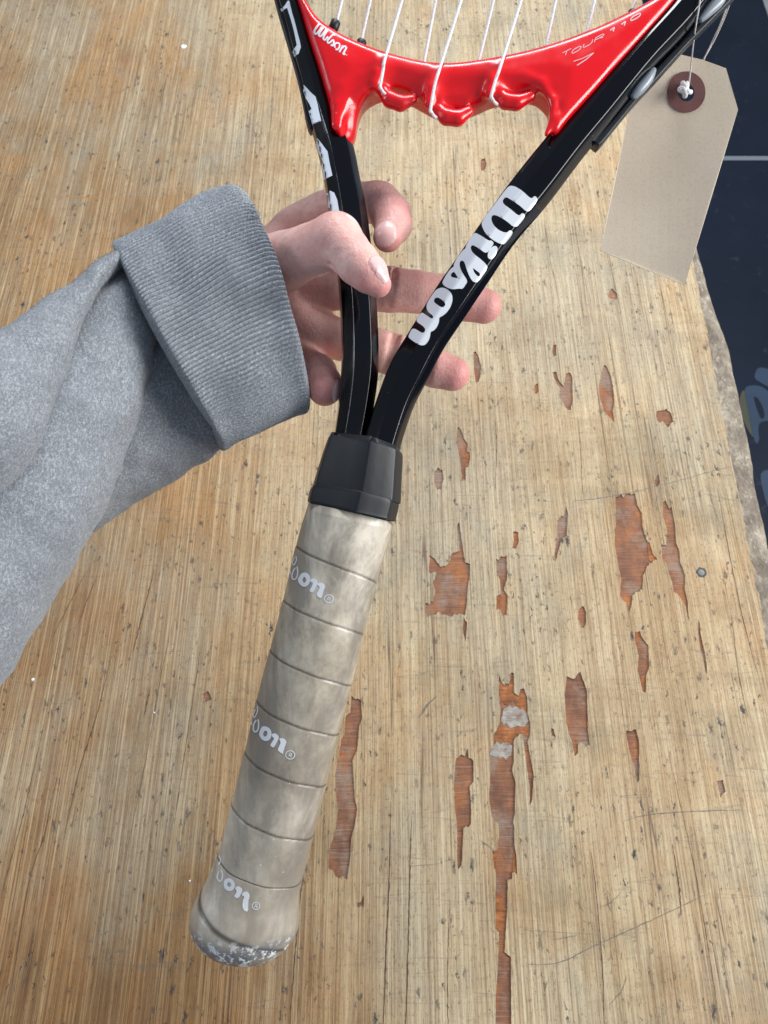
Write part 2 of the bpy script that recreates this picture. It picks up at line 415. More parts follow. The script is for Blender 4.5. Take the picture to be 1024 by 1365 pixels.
def skin_mat():
    M = Mat('skin', rough=.42)
    M.set('Subsurface Weight', .22); M.set('Subsurface Radius', (1, .35, .18)); M.set('Subsurface Scale', .0035)
    M.set('Specular IOR Level', .42)
    n = M.noise(M.map((150, 150, 150)), 1, 4, .6); n2 = M.noise(M.map((40, 40, 40), loc=(2, 5, 1)), 1, 3)
    blush = M.attr('blush'); nail = M.attr('nail'); palm = M.attr('palm')
    col = M.ramp(n, [(.3, (.78, .45, .40)), (.7, (.88, .59, .52))])
    col = M.mix(M.math('MULTIPLY', M.ramp(n2, [(.4, 0.), (.65, 1.)]), .5), col, (.68, .29, .26)); col = M.mix(M.ramp(M.noise(M.map((420, 420, 420)), 1, 3), [(.36, .3), (.5, 0.)]), col, (.60, .27, .24))
    col = M.mix(M.math('MULTIPLY', palm, .25), col, (.74, .35, .32))
    col = M.mix(M.math('MULTIPLY', blush, .58), col, (.72, .22, .215))
    col = M.mix(nail, col, (.80, .52, .50))
    edge = M.attr('nail_edge'); col = M.mix(edge, col, (.86, .78, .72))
    M.set('Base Color', col)
    M.set('Roughness', M.math('MULTIPLY_ADD', nail, -.20, M.ramp(n, [(.3, .40), (.7, .52)])))
    fi = M.vor(M.map((1300, 1300, 1300)), 1, 'F1'); wr = M.noise(M.map((800, 260, 800), rot=(0, 0, .3)), 1, 4, .7)
    h = M.math('MULTIPLY', M.math('ADD', M.math('ADD', M.math('MULTIPLY', fi, .35), wr), M.math('MULTIPLY', M.noise(M.map((90, 340, 200), rot=(0, 0, .1)), 1, 3, .6), 1.2)), M.math('SUBTRACT', 1.05, nail))
    M.set('Normal', M.bump(h, .5, .0005))
    return M.m

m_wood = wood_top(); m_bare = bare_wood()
m_black = glossy('black_lacquer', (.0012, .0016, .0034), .08, .0)
m_black.node_tree.nodes['Principled BSDF'].inputs['Specular IOR Level'].default_value = .36
m_red = glossy('red_lacquer', (.82, .0040, .010), .22, .22)
m_silver = Mat('silver_print', (.66, .70, .76), .42, Metallic=.3).m
m_white_print = Mat('white_print', (.78, .80, .84), .4).m
m_pinkprint = Mat('pink_white_print', (.82, .55, .58), .4).m
m_grip = grip_mat(); m_skin = skin_mat(); m_cloth = cloth_mat('grey_marl', 1.05); m_rib = cloth_mat('grey_rib_knit', 1.28)
def plain(name, base, rough=.5, bsc=0, bs=.3, vary=.0, **kw):
    M = Mat(name, base, rough, **kw)
    if vary:
        n = M.noise(M.map((1, 1, 1)), bsc or 30, 4, .65)
        M.set('Base Color', M.ramp(n, [(.3, tuple(c*(1-vary) for c in base)), (.7, tuple(min(1, c*(1+vary)) for c in base))]))
    if bsc: M.set('Normal', M.bump(M.noise(M.map((1, 1, 1)), bsc, 4), bs, .0008))
    return M.m
m_rubber = plain('black_rubber', (.0045, .007, .011), .46, 160, .12, .25)
m_strip = plain('dark_plastic', (.016, .020, .024), .38, 120, .1, .2)
m_string = plain('string_nylon', (.80, .81, .84), .3, 900, .4, .05)
m_string.node_tree.nodes['Principled BSDF'].inputs['Subsurface Weight'].default_value = .0
m_thread = plain('cotton_thread', (.72, .68, .64), .8, 2500, .5, .1)

# ================================================================== floor and mats
FZ = -.92
fl = mesh('floor', [(-6, -3, FZ), (6, -3, FZ), (6, 9, FZ), (-6, 9, FZ)], [(0, 1, 2, 3)], plain('pale_concrete', (.42, .43, .44), .7, 14, .2, .2), smooth=False)
fl['kind'] = 'structure'
def mat_navy():
    M = Mat('navy_vinyl', rough=.5); M.set('Specular IOR Level', .25)
    n = M.noise(M.map((3, 3, 3)), 1, 5, .6); s = M.ramp(M.noise(M.map((26, 26, 26)), 1, 5, .75), [(.60, 0.), (.72, 1.)])
    col = M.ramp(n, [(.3, (.005, .009, .020)), (.7, (.010, .018, .038))]); col = M.mix(M.math('MULTIPLY', s, .35), col, (.07, .085, .13))
    M.set('Base Color', col); return M.m
m_navy = mat_navy()
def floor_poly(name, pix_pts, z, mat, parent=None, thick=0):
    top = [Vector(T(x, y, z)) for x, y in pix_pts]; n = len(top)
    if not thick: return mesh(name, top, [tuple(range(n))[::-1]], mat, parent, False)
    v = top+[p-Vector((0, 0, thick)) for p in top]
    return mesh(name, v, [tuple(range(n))[::-1], tuple(range(n, 2*n))]+[(i, (i+1) % n, n+(i+1) % n, n+i) for i in range(n)], mat, parent, False)
def rect_floor(x0, y0, x1, y1, z): return [(x0, y0, z), (x1, y0, z), (x1, y1, z), (x0, y1, z)]
# joint line between the two mats runs at photo row ~215
ja, jb = T(965, 213, FZ), T(1030, 217, FZ)
jy = (ja[1]+jb[1])/2
rc = T(1003, -20, FZ)
rx = T(1013, 0, FZ)[0]
mt1 = thing('floor_mat', (rx-.6, jy-1.2, FZ), 'near navy vinyl floor mat with blue lettering beside the bench', 'floor mat')
lv = rx+.42
def matbox(parent, x0, y0, x1, y1):
    v, f = box(x0, y0, FZ+.001, x1, y1, FZ+.012); return mesh('sheet', v, f, m_navy, parent, False)
matbox(mt1, rx-1.6, jy-2.2, lv, jy-.010)
mt2 = thing('floor_mat.001', (rx-.6, jy+1.2, FZ), 'far navy vinyl floor mat beyond the pale joint line', 'floor mat')
v, f = [], []
sl = T(1026, 40, FZ); 
vv = [(rx-1.6, jy+.010), (sl[0]+ (sl[0]-rx)*.6+.05, jy+.010), (sl[0], sl[1]), (rx, T(1013, 0, FZ)[1]), (rx-.42, T(1013, 0, FZ)[1]+1.3), (rx-1.6, T(1013, 0, FZ)[1]+1.3)]
n_ = len(vv); v = [(x, y, FZ+.012) for x, y in vv]+[(x, y, FZ+.001) for x, y in vv]
mesh('sheet', v, [tuple(range(n_))]+[(i+n_, (i+1) % n_+n_, (i+1) % n_, i) for i in range(n_)], m_navy, mt2, False)
# pale strip in the joint
v, f = box(rx-1.6, jy-.0095, FZ+.001, lv+.3, jy+.0095, FZ+.009)
js = mesh('joint_strip', v, f, plain('pale_strip', (.22, .25, .29), .6), None, False)
js['label'] = 'thin pale strip on the floor between the two navy mats'; js['category'] = 'strip'
m_blue = plain('blue_print', (.022, .045, .085), .5, vary=.2, bsc=6); m_olive = plain('olive_print', (.055, .058, .035), .6)
cb = lambda p: crop(944, 420, .2198, p)
for nm, pts, mm in (('lettering', [(275, 385), (300, 310), (400, 335), (420, 470), (330, 415)], m_blue),
                ('lettering', [(215, 440), (265, 425), (320, 430), (370, 465), (440, 560), (440, 640), (364, 640), (310, 650), (303, 700), (312, 760), (290, 790), (262, 690), (240, 560)], m_blue),
                ('lettering', [(310, 945), (430, 930), (460, 1250), (364, 1180), (330, 1060)], m_blue),
                ('print_edge', [(205, 450), (240, 470), (272, 560), (288, 700), (290, 760), (240, 700), (180, 560)], m_olive)):
    fz = FZ+.0125 + (.0004 if mm is m_blue else 0)
    floor_poly(nm, chaikin(cb(pts), 2), fz, mm, mt1)
floor_poly('lettering', chaikin(cb([(275, 490), (300, 500), (335, 560), (345, 620), (322, 632), (295, 570)]), 2), FZ+.0133, m_navy, mt1)

# ================================================================== workbench
bench = thing('workbench', (-.2, .5, FZ), 'worn plywood bench top with flaked brown patches and rounded grey edge', 'workbench')
inner_px = [(842, -60), (853, 0), (923, 345), (926, 363), (945, 455), (964, 560), (985, 660), (1004, 760), (1024, 862), (1100, 1220), (1150, 1480)]
outer_px = [(842, -60), (855, 0), (893, 160), (926, 300), (938, 350), (953, 400), (976, 461), (989, 521), (1004, 588), (1016, 662), (1026, 706), (1058, 860), (1140, 1240), (1195, 1500)]
def edge_world(pts, n):
    p = np.array([T(x, y)[:2] for x, y in pts]); q = cat(p, n)
    return q
iw = edge_world(inner_px, 260); ow = edge_world(outer_px, 300)
YF, YN, XL = 1.35, -.42, -.95
iw = iw[(iw[:, 1] > YN+.02)]; ow = ow[(ow[:, 1] > YN+.02)]
def jag(p, amp, fr, seed=0):
    q = []
    for i, (x, y) in enumerate(p): q.append((x+amp*noise.noise((y*fr, seed, 1.3))+amp*.5*noise.noise((y*fr*4, seed, 7.3)), y))
    return np.array(q)
iw2 = jag(iw, .0022, 60); ow2 = jag(ow, .0016, 28, 3)
c7 = lambda p: crop(540, 640, .4396, p); c3b = lambda p: crop(400, 1100, .293, p); c5 = lambda p: crop(850, 640, .1904, p)
c6 = lambda p: crop(230, 860, .3222, p); c8 = lambda p: crop(680, 360, .336, p); cl = lambda p: crop(440, 440, .2148, p)
chips = [
 c7([(75,230),(95,245),(110,265),(135,250),(140,225),(165,215),(158,140),(164,125),(172,180),(182,250),(198,255),(195,300),(190,330),(188,370),(182,410),(150,408),(130,415),(105,400),(65,415),(60,375),(85,370),(92,340),(85,310),(95,280),(72,280)]),
 c7([(178,418),(188,430),(184,490),(174,450)]),
 c7([(290,232),(308,230),(310,300),(300,330),(312,350),(308,410),(290,400),(277,395),(278,350),(290,345),(288,300),(277,290),(277,240)]),
 c7([(328,160),(343,158),(345,185),(335,210),(326,205),(330,180)]),
 c7([(488,78),(494,100),(490,170),(475,175),(468,205),(458,240),(452,235),(458,190),(462,160),(462,120),(482,110)]),
 c7([(638,50),(698,40),(704,75),(718,100),(720,140),(732,180),(742,190),(752,225),(765,240),(748,250),(742,250),(722,290),(720,330),(690,350),(688,380),(680,400),(672,370),(652,355),(655,300),(645,250),(635,190),(640,120)]),
 c7([(782,65),(790,60),(800,85),(808,80),(818,130),(822,190),(832,215),(835,250),(850,290),(848,330),(858,370),(860,430),(852,385),(835,355),(815,340),(810,310),(800,280),(795,255),(780,240),(778,200),(792,195),(795,150),(783,110)]),
 c7([(528,390),(540,382),(550,400),(548,440),(535,445),(524,420)]),
 c7([(697,460),(712,458),(720,480),(738,500),(740,570),(732,590),(730,645),(720,640),(712,600),(705,580),(708,530),(698,490)]),
 c7([(285,590),(295,615),(305,625),(315,620),(322,590),(330,585),(330,650),(345,655),(350,635),(362,635),(370,660),(372,710),(380,735),(380,780),(372,790),(378,830),(390,890),(388,930),(385,980),(378,985),(378,930),(370,880),(365,830),(355,770),(342,775),(330,790),(330,850),(325,880),(335,920),(333,1010),(328,1040)])
 + c3b([(975,0),(975,90),(985,140),(988,215),(965,215),(965,245),(945,250),(943,380),(938,470),(930,590),(948,595),(960,600),(962,900),(960,1100),(892,1100),(890,780),(900,660),(902,590),(905,480),(890,470),(890,300),(892,215),(882,190),(875,120),(897,115),(905,40)])
 + c7([(285,1040),(262,1020),(255,960),(258,870),(255,820),(270,800),(270,775),(285,745),(290,700),(285,640)]),
 c7([(170,830),(180,835),(190,815),(192,840),(208,850),(208,920),(196,930),(200,990),(200,1040),(178,1055),(175,1100),(172,1170),(162,1180),(158,1150),(158,1050),(150,990),(148,920),(152,870),(155,840)]),
 c7([(490,600),(515,595),(532,580),(540,605),(552,640),(555,760),(560,800),(548,810),(535,795),(525,800),(525,830),(515,838),(505,790),(498,770),(488,730),(484,650)]),
 c7([(442,750),(450,755),(458,780),(448,775)]),
 c7([(670,755),(680,760),(700,755),(710,790),(710,870),(712,910),(705,918),(695,870),(680,820),(672,780)]),
 c5([(425,975),(437,1000),(440,1070),(455,1130),(470,1200),(485,1290),(488,1360),(475,1340),(455,1240),(440,1190),(425,1080)]),
 c6([(740,215),(755,225),(780,230),(785,300),(772,340),(765,430),(745,480),(750,560),(755,640),(765,680),(755,740),(740,800),(735,890),(722,970),(700,950),(680,955),(655,930),(645,920),(648,840),(665,800),(678,740),(685,680),(675,610),(672,540),(690,450),(700,380),(712,370),(715,300),(735,280)]),
 c3b([(290,315),(290,370),(262,372),(258,360),(280,345)]),
 c8([(405,70),(415,85),(425,95),(424,113),(405,117),(388,105),(392,88)]),
 c8([(375,375),(385,385),(400,420),(408,460),(415,520),(408,560),(413,600),(400,590),(372,560),(355,500),(352,460),(365,400)]),
 c8([(585,555),(620,552),(640,570),(647,600),(625,622),(605,600),(583,595),(578,570)]),
 c8([(222,415),(240,408),(248,430),(248,470),(250,520),(240,550),(222,545),(205,520),(195,500),(198,465),(185,450),(175,430),(170,405),(185,402),(190,430),(203,450),(213,460)]),
 c8([(172,292),(184,295),(184,335),(174,346),(168,325)]),
 c8([(100,448),(112,450),(113,478),(103,492),(95,475)]),
 c8([(578,820),(590,810),(595,850),(580,858),(573,845)]),
 cl([(890,140),(905,135),(925,170),(938,230),(935,260),(925,325),(905,325),(895,260),(892,200)]),
 cl([(790,610),(800,600),(815,625),(835,680),(855,705),(850,750),(865,760),(870,790),(858,855),(842,850),(842,930),(820,940),(812,830),(795,740),(785,700)]),
 cl([(650,870),(672,850),(697,865),(705,920),(690,985),(665,990),(645,940)]),
 crop(540, 130, .2539, [(398,322),(418,318),(428,345),(420,380),(400,385),(395,355)]),
 [(956,1043),(964,1040),(967,1053),(961,1064)],
 [(270,925),(277,921),(282,931),(274,936)],
]
def rough_loop(px, k=0):
    w_ = [T(x, y)[:2] for x, y in px]; out = []
    for i in range(len(w_)):
        a, b = w_[i], w_[(i+1) % len(w_)]; L = np.linalg.norm(b-a); m = max(1, int(L/.0016)); t = (b-a)/max(L, 1e-6)
        nrm = np.array((-t[1], t[0]))
        for j in range(m):
            q = a+(b-a)*j/m
            # splinter along the grain (y): ragged mainly where the break crosses the fibres
            am = .0016*abs(t[0])+.00045
            e = noise.noise((q[0]*900+k*3.1, q[1]*260, .7))
            sp = noise.noise((q[0]*1600, k*1.7, 4.1))
            out.append((q[0]+.00035*noise.noise((q[1]*500, k, 2.2)), q[1]+am*e*1.3+abs(t[0])*sp*.0022))
    return out
loops = [rough_loop(c, i) for i, c in enumerate(chips)]
outer = [(XL, YN), (iw2[-1][0] if iw2[-1][1] < iw2[0][1] else iw2[0][0], YN)]
iw_s = iw2[np.argsort(iw2[:, 1])]; ow_s = ow2[np.argsort(ow2[:, 1])]
top_y = iw_s[-1][1]
outer += [tuple(p) for p in iw_s]+[(iw_s[-1][0]+(YF-top_y)*.02, YF), (XL, YF)]
pts, edges = [], []
for lp in [outer]+loops:
    o = len(pts); pts += lp; edges += [(o+i, o+(i+1) % len(lp)) for i in range(len(lp))]
vv, ee, ff, *_ = delaunay_2d_cdt([Vector(p) for p in pts], edges, [], 0, 1e-7)
bbs = [(min(p[0] for p in l), max(p[0] for p in l), min(p[1] for p in l), max(p[1] for p in l)) for l in loops]
keep = []
for t in ff:
    c = (sum(vv[i][0] for i in t)/len(t), sum(vv[i][1] for i in t)/len(t))
    if not inside(c, outer): continue
    if any(b[0] < c[0] < b[1] and b[2] < c[1] < b[3] and inside(c, l) for b, l in zip(bbs, loops)): continue
    keep.append(t)
bm = bmesh.new(); bv = [bm.verts.new((p[0], p[1], 0)) for p in vv]
for t in keep:
    try: bm.faces.new([bv[i] for i in t])
    except ValueError: pass
bmesh.ops.delete(bm, geom=[x for x in bm.verts if not x.link_faces], context='VERTS')
for f_ in bm.faces:
    if f_.normal.z < 0: f_.normal_flip()
be = [e for e in bm.edges if len(e.link_faces) == 1]
r_ = bmesh.ops.extrude_edge_only(bm, edges=be)
for x in r_['geom']:
    if isinstance(x, bmesh.types.BMVert): x.co.z -= .0012
bmesh.ops.recalc_face_normals(bm, faces=bm.faces)
me = bpy.data.meshes.new('veneer'); bm.to_mesh(me); bm.free()
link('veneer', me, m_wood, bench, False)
for i, lp in enumerate(loops):
    cx = sum(p[0] for p in lp)/len(lp); cy = sum(p[1] for p in lp)/len(lp)
    v_, f_ = tri_fill(lp, [], 0)
    zz = -.00085-.00015*random.random()
    mesh('bare_patch', [(p[0], p[1], zz) for p in v_], [t if (Vector(v_[t[1]]).to_2d()-Vector(v_[t[0]]).to_2d()).cross(Vector(v_[t[2]]).to_2d()-Vector(v_[t[0]]).to_2d()) > 0 else t[::-1] for t in f_], m_bare, bench, False)
def layer(name, a, b, c_):
    M = Mat(name, rough=.85); n = M.noise(M.map((60, 700, 1)), 1, 5, .75); n2 = M.noise(M.map((130, 110, 1)), 1, 5, .7)
    col = M.ramp(n2, [(.36, a), (.52, b), (.64, c_)]); col = M.mix(M.ramp(n, [(.38, .6), (.5, 0.)]), col, tuple(x*.35 for x in a))
    M.set('Base Color', col); M.set('Normal', M.bump(n, .7, .0006)); return M.m
m_or = layer('fresh_orange_ply', (.22, .085, .035), (.36, .125, .038), (.46, .19, .075)); m_pale = layer('pale_glue_layer', (.25, .15, .10), (.36, .33, .29), (.47, .44, .39))
sl_list = [(m_or, c7([(735,186),(743,190),(752,225),(765,240),(748,251),(740,240)])), (m_or, c7([(286,598),(296,617),(306,627),(316,622),(329,592),(330,650),(345,655),(350,637),(361,637),(368,660),(371,700),(345,690),(330,668),(305,680),(290,672),(286,640)])),
 (m_pale, c7([(300,690),(318,682),(345,688),(370,705),(376,735),(350,742),(325,750),(300,745),(290,730),(296,710)])), (m_or, c7([(284,748),(330,752),(378,740),(376,775),(350,768),(328,790),(325,800),(290,790),(272,800),(272,776)])),
 (m_pale, c7([(258,805),(280,795),(300,798),(326,803),(322,838),(290,846),(258,832)])), (m_or, c3b([(876,120),(896,120),(893,214),(882,190)])), (m_or, c3b([(975,100),(984,140),(987,212),(967,212),(970,150)])),
 (m_or, c3b([(891,305),(915,310),(940,385),(934,465),(906,478),(891,465)])), (m_or, cl([(846,750),(864,760),(869,790),(858,852),(842,846)])), (m_or, c7([(279,345),(290,348),(288,395),(278,390)])), (m_or, c7([(698,462),(712,460),(718,482),(702,492)])),
 (m_or, c7([(714,590),(731,590),(729,640),(721,636)])), (m_or, c8([(402,560),(413,598),(400,586),(385,572)])), (m_or, c7([(330,162),(343,160),(344,184),(332,182)]))]
for i, (mm, px_) in enumerate(sl_list):
    lp = rough_loop(px_, i+50); v_, f_ = tri_fill(lp, [], 0)
    mesh('splinter_layer', [(p[0], p[1], -.00062-.00001*i) for p in v_], [t if (Vector(v_[t[1]]).to_2d()-Vector(v_[t[0]]).to_2d()).cross(Vector(v_[t[2]]).to_2d()-Vector(v_[t[0]]).to_2d()) > 0 else t[::-1] for t in f_], mm, bench, False)
# worn rounded lipping on the right side
def lip_mat():
    M = Mat('worn_lipping', rough=.85)
    a = M.noise(M.map((70, 40, 70)), 1, 6, .72); b = M.noise(M.map((240, 170, 240), loc=(2, 1, 5)), 1, 4, .7)
    col = M.ramp(a, [(.34, (.12, .095, .07)), (.48, (.21, .175, .135)), (.60, (.33, .285, .22)), (.7, (.52, .44, .33))])
    col = M.mix(M.ramp(b, [(.34, .7), (.48, 0.)]), col, (.12, .105, .09)); col = M.mix(M.ramp(b, [(.58, 0.), (.7, .6)]), col, (.64, .58, .49))
    M.set('Base Color', col); M.set('Normal', M.bump(M.math('ADD', a, b), .8, .0016)); return M.m
m_lip = lip_mat()
ys = np.linspace(YN, ow_s[-1][1]+.25, 420)
xi = np.interp(ys, iw_s[:, 1], iw_s[:, 0]); xo = np.interp(ys, ow_s[:, 1], ow_s[:, 0])
prof = [(-.02, -.0014), (.15, -.0012), (.45, -.0016), (.70, -.0024), (.88, -.0042), (.97, -.0075), (1., -.013), (1., -.030)]
vs = []
for k, y in enumerate(ys):
    wd = max(xo[k]-xi[k], .004)
    for fx, z in prof:
        nz = .0007*noise.noise((xi[k]*90+fx*4, y*70, 1)) if -.0014 > z > -.02 else 0
        vs.append((xi[k]+fx*wd+ (.0008*noise.noise((z*300, y*80, 4)) if fx > .9 else 0), y, z+nz))
fs = [(i*8+j, i*8+j+1, (i+1)*8+j+1, (i+1)*8+j) for i in range(len(ys)-1) for j in range(7)]
mesh('edge_lipping', vs, fs, m_lip, bench)
v, f = box(XL, YN, -.030, float(min(xi))-.002, YF, -.0017); mesh('core_board', v, f, m_bare, bench, False)
ap = plain('bench_timber', (.24, .16, .09), .7, 40, .3, .3)
v, f = box(XL+.06, YN+.06, -.13, float(min(xi))-.05, YF-.06, -.0305); mesh('apron', v, f, ap, bench, False)
for x in (XL+.08, float(min(xi))-.14):
    for y in (YN+.08, YF-.16):
        v, f = box(x, y, FZ+.001, x+.075, y+.075, -.1305); mesh('leg', v, f, ap, bench, False)
# a screw head, flecks of paint and drawn scratches
def disc(px, py, r, h, mat, name, wob=.25):
    c = T(px, py); n = 14; top, bot = [], []
    for i in range(n):
        a = 2*math.pi*i/n; rr = r*(1+wob*noise.noise((i*.9, px, 1)))
        top.append((c[0]+.8*rr*math.cos(a), c[1]+.8*rr*math.sin(a), h)); bot.append((c[0]+rr*math.cos(a), c[1]+rr*math.sin(a), .00005))
    v_ = top+bot+[(c[0], c[1], h*1.1)]
    return mesh(name, v_, [(i, (i+1) % n, 2*n) for i in range(n)]+[(i+n, (i+1) % n+n, (i+1) % n, i) for i in range(n)], mat, bench)
disc(935, 763, .0028, .0003, plain('dull_steel', (.24, .23, .21), .75, 500, .5, .3), 'screw_head', .1)
disc(935, 763, .0042, .0002, plain('dark_rim', (.07, .07, .07), .8), 'screw_recess', .5)
m_fleck = plain('white_paint', (.8, .82, .85), .6)
for px, py, r in ((245, 62, .0034), (44, 906, .0012), (253, 1174, .0006), (206, 950, .0006)):
    disc(px, py, r, .0007, m_fleck, 'paint_fleck', .5)
m_scr = plain('scratch_dark', (.17, .155, .135), .9); m_crack = plain('crack_dark', (.105, .06, .034), .9)
def mark(pts, wpx, z=.00012):
    p = cat([T(x, y)[:2] for x, y in pts], max(12, len(pts)*14)); vs, fs = [], []
    n = len(p); g = np.gradient(p, axis=0); g /= np.linalg.norm(g, axis=1)[:, None]
    for i in range(n):
        q = i/(n-1); ww = .00046*wpx*(.15+math.sin(math.pi*q)**.5)*(.45+.75*abs(noise.noise((p[i][0]*260, p[i][1]*260, 3)))*1.8)
        nn = np.array((-g[i][1], g[i][0])); jx = .0004*noise.noise((p[i][0]*500, p[i][1]*500, 8))
        a = p[i]+nn*(ww/2+jx); b = p[i]-nn*(ww/2-jx); vs += [(*a, z), (*b, z)]
    return vs, [(2*i, 2*i+1, 2*i+3, 2*i+2) for i in range(n-1)]
sc_marks = [([(763,668),(800,664),(850,655),(868,649)],1.5), ([(868,649),(900,642),(950,628),(975,622)],1.2), ([(938,658),(985,668),(1000,664)],.8),
 ([(702,1286),(745,1283),(790,1262),(850,1235),(900,1212),(945,1190)],1.3), ([(832,1094),(860,1087),(900,1083),(940,1081),(985,1080)],1.6), ([(560,700),(620,690)],.6),
 ([(735,1253),(770,1247)],1), ([(798,1210),(815,1202),(830,1188)],1), ([(640,1120),(662,1135)],1.2), ([(545,1155),(590,1151)],.8), ([(558,957),(570,940),(582,928)],3),
 ([(700,1240),(800,1246)],.5), ([(180,1150),(200,1090),(240,1000)],.5), ([(812,1340),(830,1318),(835,1300)],1), ([(940,640),(960,700)],.7), ([(20,250),(28,252)],2.5), ([(28,246),(43,212)],1.6)]
mesh('stain_line', *mark([(-12,261),(60,262),(120,263),(185,265),(258,269)], 2.8, .00009), plain('orange_stain', (.40, .19, .055), .8), bench, False)
mk = merge([mark(p, w_) for p, w_ in sc_marks]); o = mesh('scratches', *mk, m_scr, bench, False); o['kind'] = 'stuff'
cr_marks = [([(521,1070),(519,1170),(515,1260),(511,1365),(508,1420)],2.0), ([(549,1085),(546,1180),(544,1270),(541,1365),(539,1420)],1.8), ([(206,760),(190,820),(177,870)],2.2), ([(116,760),(95,800),(70,850)],1.2),
 ([(147,880),(130,950),(105,1030),(85,1120)],1.6), ([(410,1130),(400,1200),(392,1290),(385,1400)],1.6), ([(128,770),(105,830)],1.4), ([(788,1135),(795,1190),(803,1290),(806,1400)],1.3), ([(896,1125),(905,1180),(908,1220)],2.0),
 ([(200,918),(192,955)],2.4), ([(975,820),(985,900),(998,960)],1.0), ([(956,650),(985,800),(1010,900)],1.3), ([(660,560),(662,600),(660,655)],1.2), ([(770,555),(774,600),(777,660)],1.2), ([(60,960),(30,1090),(0,1200)],1.3), ([(230,830),(215,900),(195,1010),(160,1180)],.9),
 ([(75,1040),(60,1110),(38,1180),(12,1340)],1.4), ([(600,1200),(597,1290),(598,1420)],1.1), ([(893,1010),(930,1180),(960,1365)],.9), ([(268,860),(250,980),(232,1100)],1.2)]
mk = merge([mark(p, w_, .0001) for p, w_ in cr_marks]); o = mesh('cracks', *mk, m_crack, bench, False); o['kind'] = 'stuff'

# ================================================================== tennis racket
def dr(py): return .319+(600-py)*.000010
rk = thing('tennis_racket', V(330, 1275, .30), 'black and red tennis racket with beige wrapped grip held above the bench', 'tennis racket')
# grip ---------------------------------------------------------------
gs = [(420,659,518,684),(418,668,517,692),(411.5,672.5,523.5,698),(410,676,523.2,702),(395,729,508,756),(379,797,491,822),(362,861,475,888),(345,924,459,950),(330,989,443,1013),(314,1053,427,1077),(298,1116,411,1140),(288,1145,404,1168),(276,1172,399,1190),(263,1196,399,1211),(256,1214,399,1227),(255,1230,396,1241),(262,1246,388,1254),(277,1260,374,1266),(300,1272,352,1276),(322,1280,332,1282)]
gst = [(a, b, c, d, dr((b+d)/2), 0) for a, b, c, d in gs]
NG, MG = 900, 168
def grip():
    s = cat(gst, NG); A = P(s[:, 0], s[:, 1], s[:, 4]); B = P(s[:, 2], s[:, 3], s[:, 4]); c = (A+B)/2; u = (B-A)/2; R0 = np.linalg.norm(u, axis=1)
    uh = u/R0[:, None]
    ax0 = c[int(NG*.8)]-c[0]; ax0 /= np.linalg.norm(ax0); wv = np.cross(ax0, uh); wv /= np.linalg.norm(wv, axis=1)[:, None]; wv *= np.sign(((C0-c)*wv).sum(1))[:, None]
    th = np.linspace(0, 2*math.pi, MG, endpoint=False)
    ph0 = np.interp(s[:, 1], [590, 655, 726, 797, 863, 929, 997, 1066, 1134, 1181, 1300], [-1, .1, 1, 2, 3, 4, 5, 6, 7, 8, 8.6])
    PH = ph0[:, None]-np.where(th < math.pi, .36*th/math.pi, .36+.64*(th-math.pi)/math.pi)[None, :]
    last = PH > 8
    fr = PH-np.floor(PH); fr = np.where(last, np.minimum(PH-8+.0, .9), fr)
    step = np.where(fr < .02, fr/.02, 1-.92*(fr-.02)/.98)
    # the tape laps over the turn below it: proud at its lower rim, a fine groove in the joint
    off = .00020*(1-np.clip((fr-.02)/.98, 0, 1))*(fr > .0)
    groove = np.exp(-(np.minimum(fr, 1-fr)/.016)**2)
    off = off-.00030*groove
    oct_ = .00022*np.cos(8*(th-.25))[None, :]*np.clip(1-(ph0-7)/1.2, 0, 1)[:, None]
    endf = np.clip((R0/.012), 0, 1)[:, None]
    rad = R0[:, None]+(off+oct_)*endf*np.clip((s[:, 1]-676)/22, 0, 1)[:, None]
    depth = np.interp(s[:, 1], [668, 680], [.86, .94])[:, None]
    V3 = c[:, None, :]-uh[:, None, :]*(rad*np.cos(th))[..., None]+wv[:, None, :]*(rad*depth*np.sin(th))[..., None]
    vs = V3.reshape(-1, 3); f = ring_faces(NG, MG)
    vs = np.vstack([vs, c[-1], c[0]]); f += [(NG*MG, (NG-1)*MG+j, (NG-1)*MG+(j+1) % MG) for j in range(MG)]
    f += [(NG*MG+1, (j+1) % MG, j) for j in range(MG)]
    seam = np.exp(-(np.minimum(fr, 1-fr)/.020)**2)*endf
    butt = np.clip((s[:, 1]-1212)/24, 0, 1)[:, None]+0*fr
    return vs, f, np.append(seam.ravel(), [0, 0]), np.append(butt.ravel(), [1, 0])
vs, f, seam, butt = grip()
gr = mesh('grip', vs, f, m_grip, rk)
def set_attr(o, name, arr):
    a = o.data.attributes.new(name, 'FLOAT', 'POINT'); a.data.foreach_set('value', np.asarray(arr, np.float32))
set_attr(gr, 'seam', seam); set_attr(gr, 'butt', butt)
# collar ---------------------------------------------------------------
octo = [(-1, -.2), (-.88, .5), (.14, 1), (.80, .74), (1, .1), (.88, -.5), (-.14, -1), (-.8, -.74)]
co_sec = rpoly(octo, .035, 3)
cst = [(437.5,581,535.5,606),(436,584,537,609),(428,607,536,633),(417,643,534.5,668),(415.5,648,533,672)]
low = [(419,645,530,669),(413,650,532,675),(409,665,528,692),(409.5,668.5,527.5,695),(413,670.5,524,695.5),(422,671,515,693)]
def piece(st, hd, n=24):
    return loft([(a, b, c, d, dr((b+d)/2), hd) for a, b, c, d in st], n, lambda q: co_sec)
mesh('collar', *merge([piece(cst, .0176, 40), piece(low, .0194, 30)]), m_rubber, rk)
